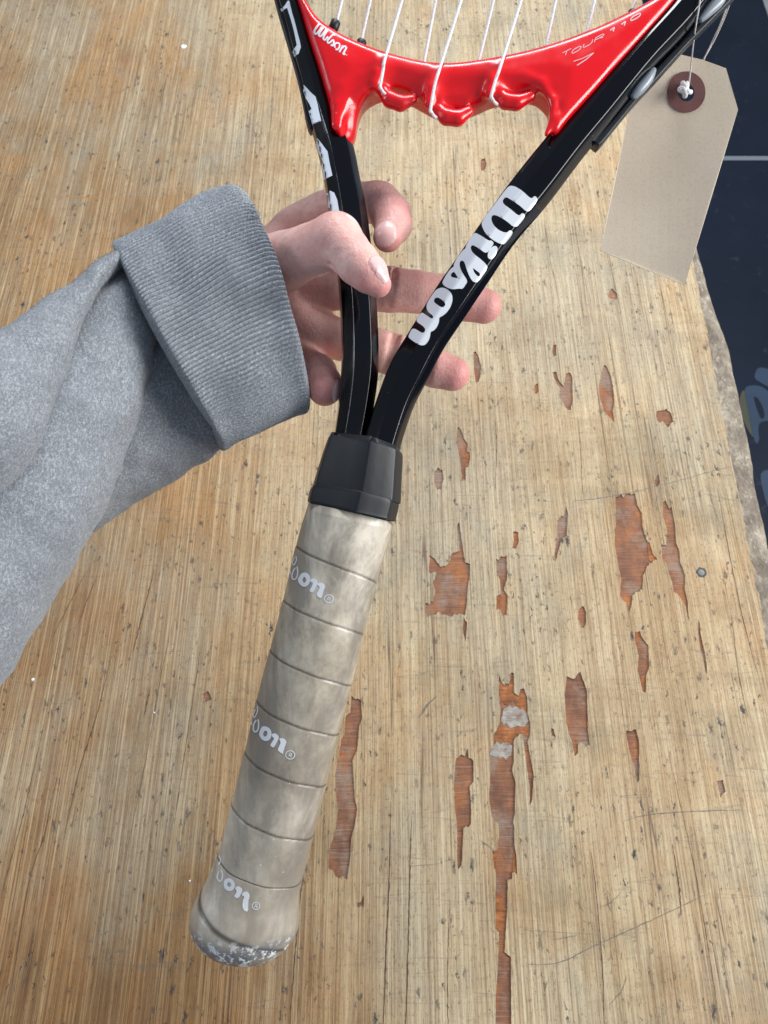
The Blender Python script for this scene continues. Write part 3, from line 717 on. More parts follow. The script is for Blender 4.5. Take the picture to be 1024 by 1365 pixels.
# frame ---------------------------------------------------------------
Ls = [(441,650,484,655),(443,610,487,612),(445,580,490,588),(451,536,499,540),(455,484,505,490),(454,431,504,431),(451,380,500,374),(445,330,495,324),(438,281,488,273),(432,243,480,235),(423,201,471,192),(408,148,452,135),(400,109,443,98),(389,70,431,60),(378,29,419,20),(369,0,408,-8),(352,-70,392,-76),(334,-160,376,-160),(328,-290,372,-285),(352,-430,394,-412),(415,-570,450,-545),(525,-690,548,-655),(675,-770,684,-730),(830,-790,828,-750)]
Rs = [(476,650,520,660),(478,620,526,628),(484,590,533,600),(493,560,542,570),(504,526,553,540),(520,485,570,507),(545,443,592,465),(580,386,622,420),(605,350,648,381),(643,295,686,325),(683,240,730,273),(735,176,777,211),(774,130,814,166),(831,63,869,98),(887,0,926,36),(945,-75,984,-42),(1020,-170,1058,-140),(1085,-265,1122,-245),(1122,-380,1162,-372),(1112,-510,1150,-528),(1055,-625,1085,-655),(955,-715,972,-755),(828,-750,830,-790)]
secR = rpoly([(-1, -.10), (-.95, .55), (-.22, 1), (.56, .80), (.66, .70), (1, -.05), (.85, -.75), (0, -1), (-.85, -.75)], .035, 4)
secL = rpoly([(-1, -.10), (-.86, .55), (-.24, 1), (.62, .72), (1, -.05), (.85, -.75), (0, -1), (-.85, -.75)], .04, 4)
def fst(S, dd): return [(a, b, c, d, dr((b+d)/2)+dd, .0092) for a, b, c, d in S]
fR = loft(fst(Rs, 0), 520, lambda q: secR); fL = loft(fst(Ls, .002), 520, lambda q: secL)
fr_o = mesh('frame', *merge([fR, fL]), m_black, rk)
# dark bumper strips along the outer side, strings seen in their grooves
def strip(S, dd, hd=.0034, n=160): return loft([(a, b, c, d, dr((b+d)/2)+dd, hd) for a, b, c, d in S], n, lambda q: rpoly([(-1, -1), (-1, .7), (-.6, 1), (.7, 1), (1, .5), (1, -1)], .15, 3))
bsR = [(786,190,797,199),(793,185,803,193),(815,162,822,169),(838,134,846,140),(862,107,871,113),(880,87,888,94),(910,56,917,62),(940,24,948,31),(966,-3,975,3),(1010,-55,1020,-48),(1066,-120,1077,-112)]
mesh('bumper_strip', *strip(bsR, .003), m_strip, rk)
bsL = [(413,176,420,172),(409,168,416,164),(404,142,411,140),(396,106,403,104),(383,60,391,57),(371,20,379,17),(363,-10,371,-13),(345,-75,353,-78)]
mesh('bumper_strip', *strip(bsL, .004), m_strip, rk)
m_tubing = plain('grey_tubing', (.30, .34, .38), .3, 200, .1)
for q in ([(842,130),(850,121),(862,107),(872,92)], [(932,28),(945,14),(958,2),(966,-8)]):
    pts_ = cat([(*V(x, y, dr(y)-.001),) for x, y in q], 24); rr = .0026*np.sin(np.linspace(.25, math.pi-.25, 24))**.6
    mesh('string_loop', *tube_path(pts_, rr, 10), m_tubing, rk)

# ---------------------------------------------------------------- signed distance sculpting
class SDF:
    """field in camera-aligned metres: x right, y up, z towards the lens"""
    def __init__(s, lo, hi, vx):
        s.lo = np.array(lo, float); s.vx = vx; s.n = np.ceil((np.array(hi)-s.lo)/vx).astype(int)+1
        s.a = np.full(s.n, .02, np.float32)
        s.ax = [s.lo[i]+vx*np.arange(s.n[i], dtype=np.float32) for i in range(3)]
    def region(s, lo, hi):
        i0 = np.clip(((np.array(lo)-s.lo)/s.vx).astype(int), 0, s.n-1); i1 = np.clip(((np.array(hi)-s.lo)/s.vx).astype(int)+2, 1, s.n)
        sl = tuple(slice(a, b) for a, b in zip(i0, i1))
        X = s.ax[0][sl[0]][:, None, None]; Y = s.ax[1][sl[1]][None, :, None]; Z = s.ax[2][sl[2]][None, None, :]
        return sl, X, Y, Z
    @staticmethod
    def smin(a, b, k):
        if k <= 0: return np.minimum(a, b)
        h = np.clip(.5+.5*(b-a)/k, 0, 1); return b*(1-h)+a*h-k*h*(1-h)
    def capd(s, X, Y, Z, a, b, ra, rb, flat=None):
        ba = b-a; L = float(ba@ba)+1e-12
        px, py, pz = X-a[0], Y-a[1], Z-a[2]
        h = np.clip((px*ba[0]+py*ba[1]+pz*ba[2])/L, 0, 1)
        qx, qy, qz = px-h*ba[0], py-h*ba[1], pz-h*ba[2]
        return np.sqrt(qx*qx+qy*qy+qz*qz)-(ra+(rb-ra)*h)
    def add(s, a, b, ra, rb, k=.002, sub=False, target=None):
        a, b = np.array(a, float), np.array(b, float); m = max(ra, rb)+k+.004
        sl, X, Y, Z = s.region(np.minimum(a, b)-m, np.maximum(a, b)+m)
        d = s.capd(X, Y, Z, a, b, ra, rb).astype(np.float32); cur = s.a[sl]
        s.a[sl] = -s.smin(-cur, d, k) if sub else s.smin(cur, d, k)
    def chain(s, pts, k=.002, sub=False):
        """one limb: segments joined hard to each other, then blended to the rest"""
        pts = [(np.array(p, float), r) for p, r in pts]
        m = max(r for _, r in pts)+k+.004
        lo = np.min([p for p, _ in pts], 0)-m; hi = np.max([p for p, _ in pts], 0)+m
        sl, X, Y, Z = s.region(lo, hi); d = None
        for (a, ra), (b, rb) in zip(pts[:-1], pts[1:]):
            e = s.capd(X, Y, Z, a, b, ra, rb); d = e if d is None else s.smin(d, e, .0012)
        cur = s.a[sl]; d = d.astype(np.float32)
        s.a[sl] = -s.smin(-cur, d, k) if sub else s.smin(cur, d, k)
    def blur(s):
        a = s.a
        for ax in range(3):
            b = a.copy(); sl = [slice(None)]*3
            u, d_, m = list(sl), list(sl), list(sl); u[ax] = slice(2, None); d_[ax] = slice(0, -2); m[ax] = slice(1, -1)
            b[tuple(m)] = .25*a[tuple(u)]+.25*a[tuple(d_)]+.5*a[tuple(m)]; a = b
        s.a = a
    def mesh(s):
        g = openvdb.FloatGrid(background=float(3*s.vx)); arr = np.clip(s.a, -3*s.vx, 3*s.vx)
        g.copyFromArray(arr.astype(np.float32)); 
        p, q = g.convertToQuads(isovalue=0.0)
        loc = p*s.vx+s.lo
        wd = C0+loc[:, :1]*RT+loc[:, 1:2]*UP-loc[:, 2:3]*FW
        return loc, wd, q[:, ::-1]
SH = 0.0
def L3(px, py, d):
    d = d-SH
    return np.array(((px-512)/F*d, (682.5-py)/F*d, -d))
def rp(r, d): return r*d/F

# throat bridge -------------------------------------------------------
red_poly = chaikin([(388,-14),(396,-10),(410,14),(425,36),(447,52),(470,64),(507,79),(560,93),(600,96),(650,89),(700,79),(750,64),(800,44),(850,19),(897,-10),(905,0),(884,26),(852,62),(817,100),(782,140),(752,172),(736,194),(729,184),(733,162),(734,149),(728,141),(718,132),(705,129),(690,131),(660,134),(640,144),(620,151),(600,153),(583,151),(566,142),(545,130),(525,124),(507,127),(490,136),(481,148),(476,165),(474,180),(468,190),(459,194),(450,189),(446,176),(444,162),(432,118),(413,60),(400,15)], 2)
def bridge():
    vx = .0005
    def dz(py): return dr(py)-.001
    lo = np.array((L3(378, 100, .33)[0]-.004, L3(500, 205, .32)[1]-.004, -.340)); hi = np.array((L3(912, 0, .335)[0]+.004, L3(500, -22, .33)[1]+.004, -.300))
    S = SDF(lo, hi, vx)
    # 2-D distance on the image of a mean slanted plane: px, py of each (x, y) at depth dz
    X, Y = np.meshgrid(S.ax[0], S.ax[1], indexing='ij')
    d = np.full_like(X, .352)
    for _ in range(6): 
        PY = 682.5-Y/d*F; d = .319+(600-PY)*.000010-.001
    PX = 512+X/d*F
    poly = np.array(red_poly); n = len(poly); best = np.full(X.shape, 1e9); ins = np.zeros(X.shape, bool)
    for i in range(n):
        a, b = poly[i], poly[(i+1) % n]; e = b-a
        wx, wy = PX-a[0], PY-a[1]; h = np.clip((wx*e[0]+wy*e[1])/(e@e), 0, 1)
        best = np.minimum(best, (wx-h*e[0])**2+(wy-h*e[1])**2)
        c = (a[1] > PY) != (b[1] > PY)
        with np.errstate(divide='ignore', invalid='ignore'): xi_ = (b[0]-a[0])*(PY-a[1])/(b[1]-a[1]+1e-12)+a[0]
        ins ^= c & (PX < xi_)
    sd = np.sqrt(best)*np.where(ins, -1, 1)*d/F
    Z = S.ax[2][None, None, :]; zc = -d[..., None]; r = .0034; hh = .0085
    w1 = sd[..., None]+r; w2 = np.abs(Z-zc)-hh+r
    # front face domes gently towards the middle of the piece
    w2 = np.where(Z > zc, w2-np.clip(-sd[..., None]*.12, 0, .0016), w2)
    S.a = (np.minimum(np.maximum(w1, w2), 0)+np.sqrt(np.maximum(w1, 0)**2+np.maximum(w2, 0)**2)-r).astype(np.float32)
    q = lambda px, py, off=0.: L3(px, py, dz(py)-.0085+off)
    def ch(pts, rr, k, sub=False): S.chain([(q(*p[:3]) if len(p) > 2 else q(*p), (rr if np.isscalar(rr) else rr[i])) for i, p in enumerate(pts)], k, sub)
    # scooped valleys under the ridge, between the string ribs
    ch([(522,122,-.001),(545,131,-.001),(562,141,0)], .0042, .004, True)
    ch([(600,140,-.001),(620,141,-.001),(642,134,0)], .0042, .004, True)
    ch([(682,120,-.0010),(705,120,-.001),(722,130,-.0005),(730,146,.001)], .0040, .0035, True)
    ch([(497,128,-.001),(480,140,-.001),(473,160,0),(470,176,.002)], .0042, .0035, True)
    ch([(600,110,-.0042),(640,108,-.0042)], .0042, .004, True)
    ch([(530,98,-.0045),(560,108,-.0042)], .0042, .004, True)
    # lips
    ch([(446,168,.001),(448,140,.0012),(457,118,.001),(478,103,.001),(500,97,.001)], [.0014, .0018, .0018, .0016, .0012], .0022)
    ch([(728,180,.001),(738,158,.001),(737,135,.001),(722,113,.001),(700,103,.001),(676,101,.001)], [.0012, .0016, .0017, .0017, .0016, .0012], .0022)
    # string ribs and hoods
    for (x0, y0, x1, y1) in ((505, 84, 499, 112), (578, 98, 571, 138), (660, 92, 651, 124)):
        ch([(x0, y0, .0012), ((x0+x1)/2, (y0+y1)/2, .0007), (x1, y1, .0012)], .0022, .0016)
    for pts in ([(512,124),(520,133),(534,138),(549,134)], [(585,148),(595,156),(610,158),(625,149)], [(665,127),(674,135),(688,137),(707,129)]):
        ch([(x, y, .0032) for x, y in pts], [.0024, .0032, .0031, .0022], .0028)
    S.blur(); S.blur(); S.blur(); S.blur()
    return S.mesh()
loc, wd, q = bridge()
br = mesh('throat_bridge', wd, q, m_red, rk)

# strings --------------------------------------------------------------
def hoop_end(x, y, sx):
    best = None
    for t in np.linspace(60, 820, 300):
        yy = y-t; xx = x+sx*t*1.0
        # inner hoop ellipse, roughly
        e = ((xx-742)/(372))**2+((yy+350)/400)**2
        if e > 1 and yy < -300: return xx, yy
    return xx, yy
def string(pts, front=False):
    (x0, y0), (x1, y1) = pts[-2], pts[-1]
    sx = (x1-x0)/(y0-y1); ex, ey = hoop_end(x1, y1, sx)
    P3 = [V(x, y, dd) for x, y, dd in [(p[0], p[1], (dr(p[1])-.0098 if (front and i < len(pts)-1) else dr(p[1])-.001)) for i, p in enumerate(pts)]]
    if front:
        a = pts[0]
        pre = [V(a[0]+12, a[1]+13, dr(a[1])-.0035), V(a[0]+5, a[1]+9, dr(a[1])-.0100), V(a[0]+1, a[1]+3, dr(a[1])-.0132)]
        P3 = pre+[V(p[0], p[1], dr(p[1])-.0136) for p in pts[:-1]]+[V(x1, y1, dr(y1)-.009)]
    P3.append(V(ex, ey, dr(ey)))
    path = cat([tuple(p) for p in P3], 90)
    mesh('string', *tube_path(path, .00064, 8), m_string, rk)
for pts in ([(396,4),(399,-30)], [(447,38),(456,0)], [(480,62),(494,0)], [(563,96),(581,0)], [(635,96),(658,0)], [(724,80),(741,0)], [(779,58),(793,0)], [(838,26),(847,0)]): string(pts)
for pts in ([(507,115),(511,92),(514,76),(536,0)], [(574,146),(580,112),(586,92),(615,0)], [(655,128),(661,106),(668,86),(695,0)]): string(pts, True)
for k in range(15):
    yy = -70-k*42; 
    hw = math.sqrt(max(0, 1-((yy+350)/400)**2))*372
    a, b = V(742-hw, yy+8, dr(yy)-.0012), V(742+hw, yy-8, dr(yy)-.0012)
    mesh('string', *tube_path([tuple(a), tuple((a+b)/2), tuple(b)], .0007, 6), m_string, rk)
def grommet(px, py, dx, dy, r=.0021, L=.006):
    a = V(px-dx*9, py-dy*9, dr(py)-.001); b = V(px+dx*7, py+dy*7, dr(py)-.001)
    pth = [tuple(a.lerp(b, t)) for t in (0, .5, .88, .97, 1)]
    mesh('grommet', *tube_path(pth, np.array([r, r, r*.97, r*.8, r*.3]), 14), m_rubber, rk)
grommet(446, 34, .35, -.9); grommet(481, 60, .3, -.95); grommet(397, 2, .4, -.9); grommet(777, 57, .3, -.9, .0018)
grommet(842, 20, .3, -.9, .0018)

# lettering ------------------------------------------------------------
fa = lambda p: crop(630, 240, .09766, p); fb = lambda p: crop(580, 300, .09766, p); fc = lambda p: crop(530, 370, .09766, p)
wl = [
 (fa([(480,95),(530,78),(590,92),(680,148),(800,262),(848,212),(893,255),(860,320),(755,452),(640,345),(480,240),(440,240),(408,290),(430,335),(510,390),(632,495),(680,445),(720,480),(690,540),(585,665),(440,540),(310,475),(262,490),(258,550),(290,620),(350,680),(420,712),(470,718),(510,680),(552,712),(520,770),(430,882),(350,862),(250,800),(170,720),(125,620),(130,565),(300,335)]), []),
 (fa([(208,1000),(240,935),(285,900),(325,900),(345,940),(330,990),(300,1045),(260,1085),(225,1080),(205,1045)]), []),
 (fb([(500,150),(545,103),(620,140),(740,218),(765,208),(803,240),(780,290),(700,395),(600,320),(515,270),(485,300),(500,360),(560,420),(640,480),(718,560),(700,620),(590,775),(540,785),(500,755),(460,680),(430,600),(405,510),(375,482),(340,500),(335,560),(370,650),(445,765),(420,810),(378,872),(330,868),(240,878),(170,860),(110,815),(100,775),(180,640),(230,585),(255,575),(260,530),(300,450),(380,345),(415,325),(430,270)]),
   [fb([(512,580),(560,620),(610,655),(615,690),(590,702),(560,680),(530,640)]), fb([(265,640),(290,680),(318,728),(270,722),(225,712),(215,680),(235,650)])]),
 (fc([(570,145),(620,138),(670,155),(720,195),(748,250),(750,320),(720,410),(660,490),(600,530),(568,545),(565,610),(540,670),(500,720),(460,738),(450,745),(445,800),(420,870),(370,925),(310,925),(230,880),(155,825),(150,790),(210,680),(330,755),(360,755),(385,715),(360,670),(255,600),(280,540),(330,470),(400,520),(465,562),(490,550),(485,520),(430,480),(395,420),(400,360),(460,260),(520,175)]),
   [fc([(500,300),(530,270),(580,285),(640,330),(655,365),(635,400),(600,408),(540,370),(500,335)])]),
]
decal('lettering', wl, fr_o, m_silver, rk, .00010, 2.4, 2)
edl = [([(374,12),(384,1),(386,1),(393,28),(400,55),(401.5,63),(398,72),(393,76),(390,77),(388.5,68),(392,66),(396,60),(394,50),(388,26),(383,10),(376,16)], []),
 ([(405,113),(408,116),(421,129),(424,140),(428.5,161),(417,167),(411.5,148),(415.5,145),(413,139),(408,131),(404.5,121)], []),
 ([(423,184),(425,186),(437,202),(443.5,234),(432,240),(428,221),(431,217),(429,211),(425,204),(422,193)], []),
 ([(434,257),(440,254),(446,257),(450,267),(454,288),(444,291),(442,283),(440,277),(438,277),(436,270)], [])]
decal('lettering', edl, fr_o, m_silver, rk, .00010, 2.4, 0)
# small logo on the bridge, traced as strokes
def stroke(pts, w_):
    p = cat(pts, max(6, 5*len(pts))) if len(pts) > 2 else np.array(pts, float)
    g = np.gradient(p, axis=0); g /= np.linalg.norm(g, axis=1)[:, None]; n_ = np.stack([-g[:, 1], g[:, 0]], 1)*w_/2
    return [tuple(x) for x in p+n_]+[tuple(x) for x in (p-n_)[::-1]]
ck = lambda p: crop(400, 20, .078125, p)
lw = 3.0
sm = [(stroke(ck(p), w_*.62), []) for p, w_ in (
 ([(330,150),(270,230),(245,290),(275,325),(330,270),(375,205)], 4.2), ([(395,215),(345,290),(325,345),(360,360),(410,300),(450,250)], 4.2),
 ([(470,265),(420,340),(400,400),(430,425),(480,370)], 4.0), ([(600,345),(560,340),(500,400),(470,445),(490,480),(560,430)], 3.6),
 ([(560,420),(580,470),(560,520),(525,510)], 4.2), ([(600,560),(590,520),(620,480),(670,490),(675,540),(640,590),(605,580)], 3.4),
 ([(735,520),(690,600),(675,635)], 3.8), ([(715,570),(760,535),(790,560),(760,620),(740,665),(775,670)], 3.8), ([(795,690),(800,680)], 2.0))]
decal('lettering', sm, br, m_white_print, br, .00010, 1.6, 0)
ct = lambda p: crop(735, 0, .13672, p)
tw = 1.0
GL = {'T': [[(0,1),(1,1)],[(.5,1),(.5,0)]], 'O': [[(.2,0),(.8,0),(1,.25),(1,.75),(.8,1),(.2,1),(0,.75),(0,.25),(.2,0)]], 'U': [[(0,1),(0,.25),(.2,0),(.8,0),(1,.25),(1,1)]],
      'R': [[(0,0),(0,1)],[(0,1),(.8,1),(1,.8),(.95,.5),(.8,.42),(0,.42)],[(.55,.42),(1,0)]], '1': [[(.05,.72),(.55,1)],[(.6,1),(.6,0)]], '0': [[(.2,0),(.8,0),(1,.25),(1,.75),(.8,1),(.2,1),(0,.75),(0,.25),(.2,0)]]}
def seg_strokes(pts, w_):
    return [([tuple(x) for x in stroke([a, b], w_)], []) for a, b in zip(pts[:-1], pts[1:])]
tr = []
for ch_, (ox, oy), wd2, w_ in (('T',(95,560),85,.8),('O',(195,530),85,.9),('U',(305,472),85,.9),('R',(418,412),85,.9),('1',(560,330),70,1.5),('1',(668,272),70,1.6),('0',(768,212),92,1.5)):
    for st_ in GL[ch_]:
        q_ = ct([(ox+x*wd2+y*14, oy-x*wd2*.52-y*42) for x, y in st_]); tr += seg_strokes(q_, w_)
tr += seg_strokes(ct([(215,600),(300,572),(412,516)]), .9)+seg_strokes(ct([(250,638),(340,580),(412,516)]), 1.3)
decal('lettering', tr, br, m_pinkprint, br, .00010, 1.4, 0)
g1 = lambda p: crop(370, 720, .0879, p); g2 = lambda p: crop(320, 930, .0781, p); g3 = lambda p: crop(260, 1120, .15625, p)
def wil(g, o_o, o_i, n1, n2, s_, l_, rc_, rr, rrot=0, base=True):
    out = [(g(o_o), [g(o_i)]), (g(n1), []), (g(n2), [])]
    for p, w_ in s_+l_: out.append((stroke(g(p), w_), []))
    cx, cy = g([rc_])[0]
    ring = [(cx+rr*math.cos(a), cy+rr*.92*math.sin(a)) for a in np.linspace(0, 2*math.pi, 20, endpoint=False)]
    rin = [(cx+(rr-1.1)*math.cos(a), cy+(rr-1.1)*.92*math.sin(a)) for a in np.linspace(0, 2*math.pi, 20, endpoint=False)]
    out.append((ring, [rin]))
    out.append((stroke([(cx-1.9, cy+2.2), (cx-.4, cy-2.4), (cx+1.8, cy-1.4), (cx+1.2, cy+.5), (cx-.6, cy+.3)], .9), []))
    out.append((stroke([(cx+.1, cy+.4), (cx+1.4, cy+2.8)], .9), []))
    return out
GP1 = wil(g1, [(330,560),(370,500),(430,488),(490,530),(505,600),(480,670),(430,712),(370,700),(325,650),(312,600)], [(405,555),(430,570),(440,610),(420,650),(395,640),(382,600)],
 [(500,590),(560,575),(605,610),(615,660),(590,700),(540,805),(480,770),(530,690),(540,640),(505,640)], [(600,660),(660,640),(710,660),(725,710),(700,770),(670,885),(610,860),(592,810),(620,770),(645,710),(620,690)],
 [([(300,400),(312,470),(300,560),(255,598),(225,560),(240,480),(275,420)], 1.7)], [([(285,240),(292,300),(255,380),(235,340),(265,260)], 1.2), ([(215,390),(195,440),(205,520)], 1.6)], (780, 888), 6.4)
GP2 = wil(g2, [(345,560),(385,490),(440,485),(510,520),(545,590),(535,680),(490,735),(430,745),(360,700),(330,630)], [(430,560),(465,570),(475,620),(445,665),(410,660),(398,610)],
 [(540,620),(600,605),(655,640),(665,690),(640,740),(580,860),(512,815),(560,740),(590,690),(550,665)], [(665,700),(720,685),(780,710),(797,760),(770,830),(740,930),(742,960),(690,935),(642,890),(665,840),(700,760)],
 [([(315,370),(325,440),(315,540),(270,585),(235,540),(245,450),(285,380)], 1.9)], [([(300,150),(305,230),(255,340),(235,290),(270,200)], 1.2), ([(215,370),(200,410),(210,465)], 1.7)], (858, 975), 6.6)
GP3 = wil(g3, [(250,340),(290,318),(330,340),(348,385),(325,430),(280,435),(248,400)], [(285,355),(308,365),(312,388),(292,400),(276,380)],
 [(340,400),(375,390),(405,410),(405,440),(370,500),(330,480),(360,440)], [(410,440),(450,435),(472,470),(455,520),(455,615),(410,595),(405,520),(425,480),(400,470)],
 [([(225,250),(240,300),(220,352),(192,320),(205,265)], 1.8)], [([(210,130),(222,170),(205,210)], 1.6)], (520, 560), 5.6)
m_worn = plain('worn_print', (.58, .59, .61), .5)
decal('lettering', GP1, gr, m_white_print, gr, .00015, 1.6, 1); decal('lettering', GP2, gr, m_white_print, gr, .00015, 1.6, 1)
decal('lettering', GP3, gr, m_worn, gr, .00015, 1.6, 1)

# ================================================================== paper tag
tg = thing('paper_tag', V(915, 123, .36), 'buff paper tag with brown ring tied by thread to the racket', 'tag')
tc = [(882,66),(905,72),(938,80),(968,91),(984,146),(913,380),(800,334),(846,112)]
def tagd(x, y): 
    return .358+.00009*(y-123)*.25+.0035*math.sin((x-800)/184*math.pi*.9+.3)*((y-60)/300)
tag_h = (915, 123); hole = [(tag_h[0]+11.5*math.cos(a), tag_h[1]+12.5*math.sin(a)) for a in np.linspace(0, 2*math.pi, 28, endpoint=False)]
v_, f_ = tri_fill(tc, [hole], 12)
vs = [V(p[0], p[1], tagd(*p)) for p in v_]; n_ = len(vs)
back = [p+Vector(FW)*.0004 for p in vs]
ec = {}
for t in f_:
    for i in range(3):
        e = (t[i], t[(i+1) % 3]); ec[e] = 1
rim = [e for e in ec if (e[1], e[0]) not in ec]
def card_mat():
    M = Mat('manila_card', rough=.6); a = M.noise(M.map((25, 25, 25)), 1, 4); b = M.noise(M.map((900, 900, 900)), 1, 3)
    c = M.ramp(a, [(.3, (.56, .475, .365)), (.7, (.64, .55, .43))]); c = M.mix(M.ramp(b, [(.35, .25), (.5, 0.)]), c, (.40, .33, .25))
    M.set('Base Color', c); M.set('Normal', M.bump(b, .15, .0003)); return M.m
mesh('card', vs+back, list(f_)+[tuple(i+n_ for i in t[::-1]) for t in f_]+[(e[1], e[0], e[0]+n_, e[1]+n_) for e in rim], card_mat(), tg, False)
rg = [(tag_h[0]+25.5*math.cos(a), tag_h[1]-.5+27.5*math.sin(a)) for a in np.linspace(0, 2*math.pi, 48, endpoint=False)]
hole2 = [(tag_h[0]+11*math.cos(a), tag_h[1]+12*math.sin(a)) for a in np.linspace(0, 2*math.pi, 48, endpoint=False)]
vs, fs = [], []
for i in range(48):
    for (p, dd) in ((rg[i], -.0001), (rg[i], -.0006), (hole2[i], -.0006), (hole2[i], .0006)): vs.append(V(p[0], p[1], tagd(*p)+dd))
for i in range(48):
    for j in range(3): a, b = i*4+j, ((i+1) % 48)*4+j; fs.append((a, a+1, b+1, b))
mesh('reinforcing_ring', vs, fs, plain('brown_fibre', (.13, .045, .042), .7, 90, .2, .2), tg, False)
th = []
def thr(pts, r=.00034): th.append(tube_path(cat([tuple(V(p[0], p[1], p[2]-.028)) for p in pts], 60), r, 6))
thr([(917,118,.3855),(919,108,.383),(922,80,.372),(926,45,.352),(931,15,.345),(936,-14,.344),(944,-40,.352),(950,-52,.366)])
thr([(915,128,.390),(922,105,.3905),(936,82,.3885),(942,72,.386),(955,48,.380),(968,18,.372),(974,-2,.366),(972,-20,.357),(960,-45,.352),(950,-52,.366)])
thr([(938,80,.3862),(950,55,.382),(962,28,.376),(971,0,.369),(972,-22,.360)])
thr([(916,55,.3675),(927,45,.3685),(950,22,.3675),(972,1,.366)], .00028)
mesh('thread', *merge(th), m_thread, tg)
kn = []
for i in range(9):
    a = random.uniform(0, 6.28); c = (912+random.uniform(-3, 5), 120+random.uniform(-6, 5))
    q_ = [(c[0]-5*math.cos(a), c[1]-5*math.sin(a), .3558), (c[0], c[1], .3538+random.uniform(-.001, .001)), (c[0]+5*math.cos(a), c[1]+6*math.sin(a), .3565)]
    kn.append(tube_path(cat([tuple(V(*p)) for p in q_], 14), .0011, 8))
mesh('knot', *merge(kn), plain('white_thread', (.78, .78, .78), .75, 1500, .5, .1), tg)

# ================================================================== person: hand and sleeve
SH = .0115
pe = thing('person', V(0, 660, .30), 'person in a grey marl sweatshirt whose left hand steadies the racket throat', 'person')
def hand():
    vx = .00052
    lo = np.array((L3(285, 0, .36)[0], L3(0, 565, .38)[1], -.392)); hi = np.array((L3(685, 0, .39)[0], L3(0, 225, .39)[1], -.274))
    S = SDF(lo, hi, vx)
    def c(pts, k=.003): S.chain([(L3(x, y, d), rp(r, d)) for x, y, d, r in pts], k)
    # palm: metacarpals and heel
    c([(318,408,.362,40),(350,395,.362,37)], .006)
    for p in ([(330,370,.362,34),(385,310,.366,25),(425,286,.366,22)], [(335,385,.364,34),(400,372,.369,27),(430,382,.368,25)], [(335,410,.364,34),(395,425,.368,27),(425,444,.367,24)], [(330,430,.362,34),(380,470,.366,26),(402,488,.364,22)]): c(p, .008)
    # fingers
    c([(395,300,.366,23),(436,280,.364,24),(470,270,.360,25),(500,270,.355,25.5),(518,281,.350,24)], .004)
    c([(508,268,.354,24),(521,287,.347,26),(524,300,.341,24),(517,316,.336,19)], .0012)
    c([(405,378,.368,26),(452,384,.364,27),(500,385,.362,28),(520,386,.362,28.5),(555,389,.364,26.5),(592,394,.366,26),(622,401,.368,25.5),(645,408,.368,22.5)], .004)
    c([(400,438,.367,26),(450,452,.366,26),(500,466,.366,27),(525,473,.366,27),(560,483,.366,25),(580,491,.366,24.5),(603,498,.366,22.5)], .004)
    c([(385,480,.365,23),(408,488,.358,24),(424,497,.349,25)], .004)
    c([(422,500,.349,24),(431,512,.342,24),(433,519,.338,21.5)], .0014)
    # thumb
    c([(325,370,.352,38),(350,358,.346,40),(382,348,.338,37),(415,334,.326,33),(447,320,.3145,33.5)], .006)
    c([(449,320,.3142,33.5),(462,334,.3115,29),(478,352,.309,27.5),(492,366,.3085,24),(504,379,.309,17)], .0022)
    S.blur()
    # creases of the finger joints and of the ball of the thumb
    def cut(pts, r=.0007, k=.0011): S.chain([(L3(x, y, d), r) for x, y, d in pts], k, True)
    def joint(x, y, d, r, ang, n=1):
        rr = rp(r, d); dx, dy = math.cos(ang), math.sin(ang); pts = []
        for t in np.linspace(-1.25, 1.25, 9):
            qx, qz = math.sin(t)*r*1.0, math.cos(t)*rr*1.0
            pts.append((x+dx*qx*1.01, y+dy*qx*1.01, d-qz*1.035))
        cut(pts, .0007, .0016)
    for x, y, d, r, a in ((516,386,.362,28.6,1.50),(524,387,.362,28.6,1.66),(522,472,.366,27,1.92),(574,489,.366,25,1.85),(601,396,.366,26,1.85),(518,471,.366,27,1.8),(596,395,.366,26,1.75)):
        rr = rp(r, d); dx, dy = math.cos(a), math.sin(a)
        cut([(x+dx*math.sin(t)*r*1.05, y+dy*math.sin(t)*r*1.05, d-math.cos(t)*rr*1.05) for t in np.linspace(-1.1, 1.1, 9)], .0009, .0020)
    cut([(424,364,.3085+.006),(430,355,.3085+.003),(442,352,.3095),(452,347,.310)], .0005, .0016)
    cut([(398,388,.347),(410,376,.340),(424,366,.330)], .0008, .003)
    # folds on the back of the bent thumb knuckle
    pass
    base = S.a.copy(); nails = []
    def nail(cx, cy, cd, lx, ly, lz, nx, ny, nz, hl, hw, lift=.00035):
        c_ = L3(cx, cy, cd); l = np.array((lx, -ly, lz), float); l /= np.linalg.norm(l); n_ = np.array((nx, -ny, nz), float); n_ -= (n_@l)*l; n_ /= np.linalg.norm(n_); w_ = np.cross(l, n_)
        m = max(hl, hw)*1.5+.004; sl, X, Y, Z = S.region(c_-m, c_+m)
        px, py, pz = X-c_[0], Y-c_[1], Z-c_[2]
        a = px*l[0]+py*l[1]+pz*l[2]; b = px*w_[0]+py*w_[1]+pz*w_[2]; h = px*n_[0]+py*n_[1]+pz*n_[2]
        fo = (np.abs(a/hl)**2.6+np.abs(b/hw)**2.6)**(1/2.6)-1; fo = fo*min(hl, hw)
        cur = base[sl]; pl = np.maximum(np.maximum(cur-lift, fo), -h-.0005)
        gro = np.exp(-((fo-.0003)/.00045)**2)*(h > -.001)*.00028*(a < hl*.5)
        S.a[sl] = np.minimum(S.a[sl]+gro.astype(np.float32), pl.astype(np.float32)); nails.append((c_, l, w_, n_, hl, hw))
    nail(505, 360, .3040, 14, 24, 1, 19, -11, 9, .0052, .0043)
    nail(514, 318, .3325, -4, 22, 3, -8, 3, 16, .0066, .0046)
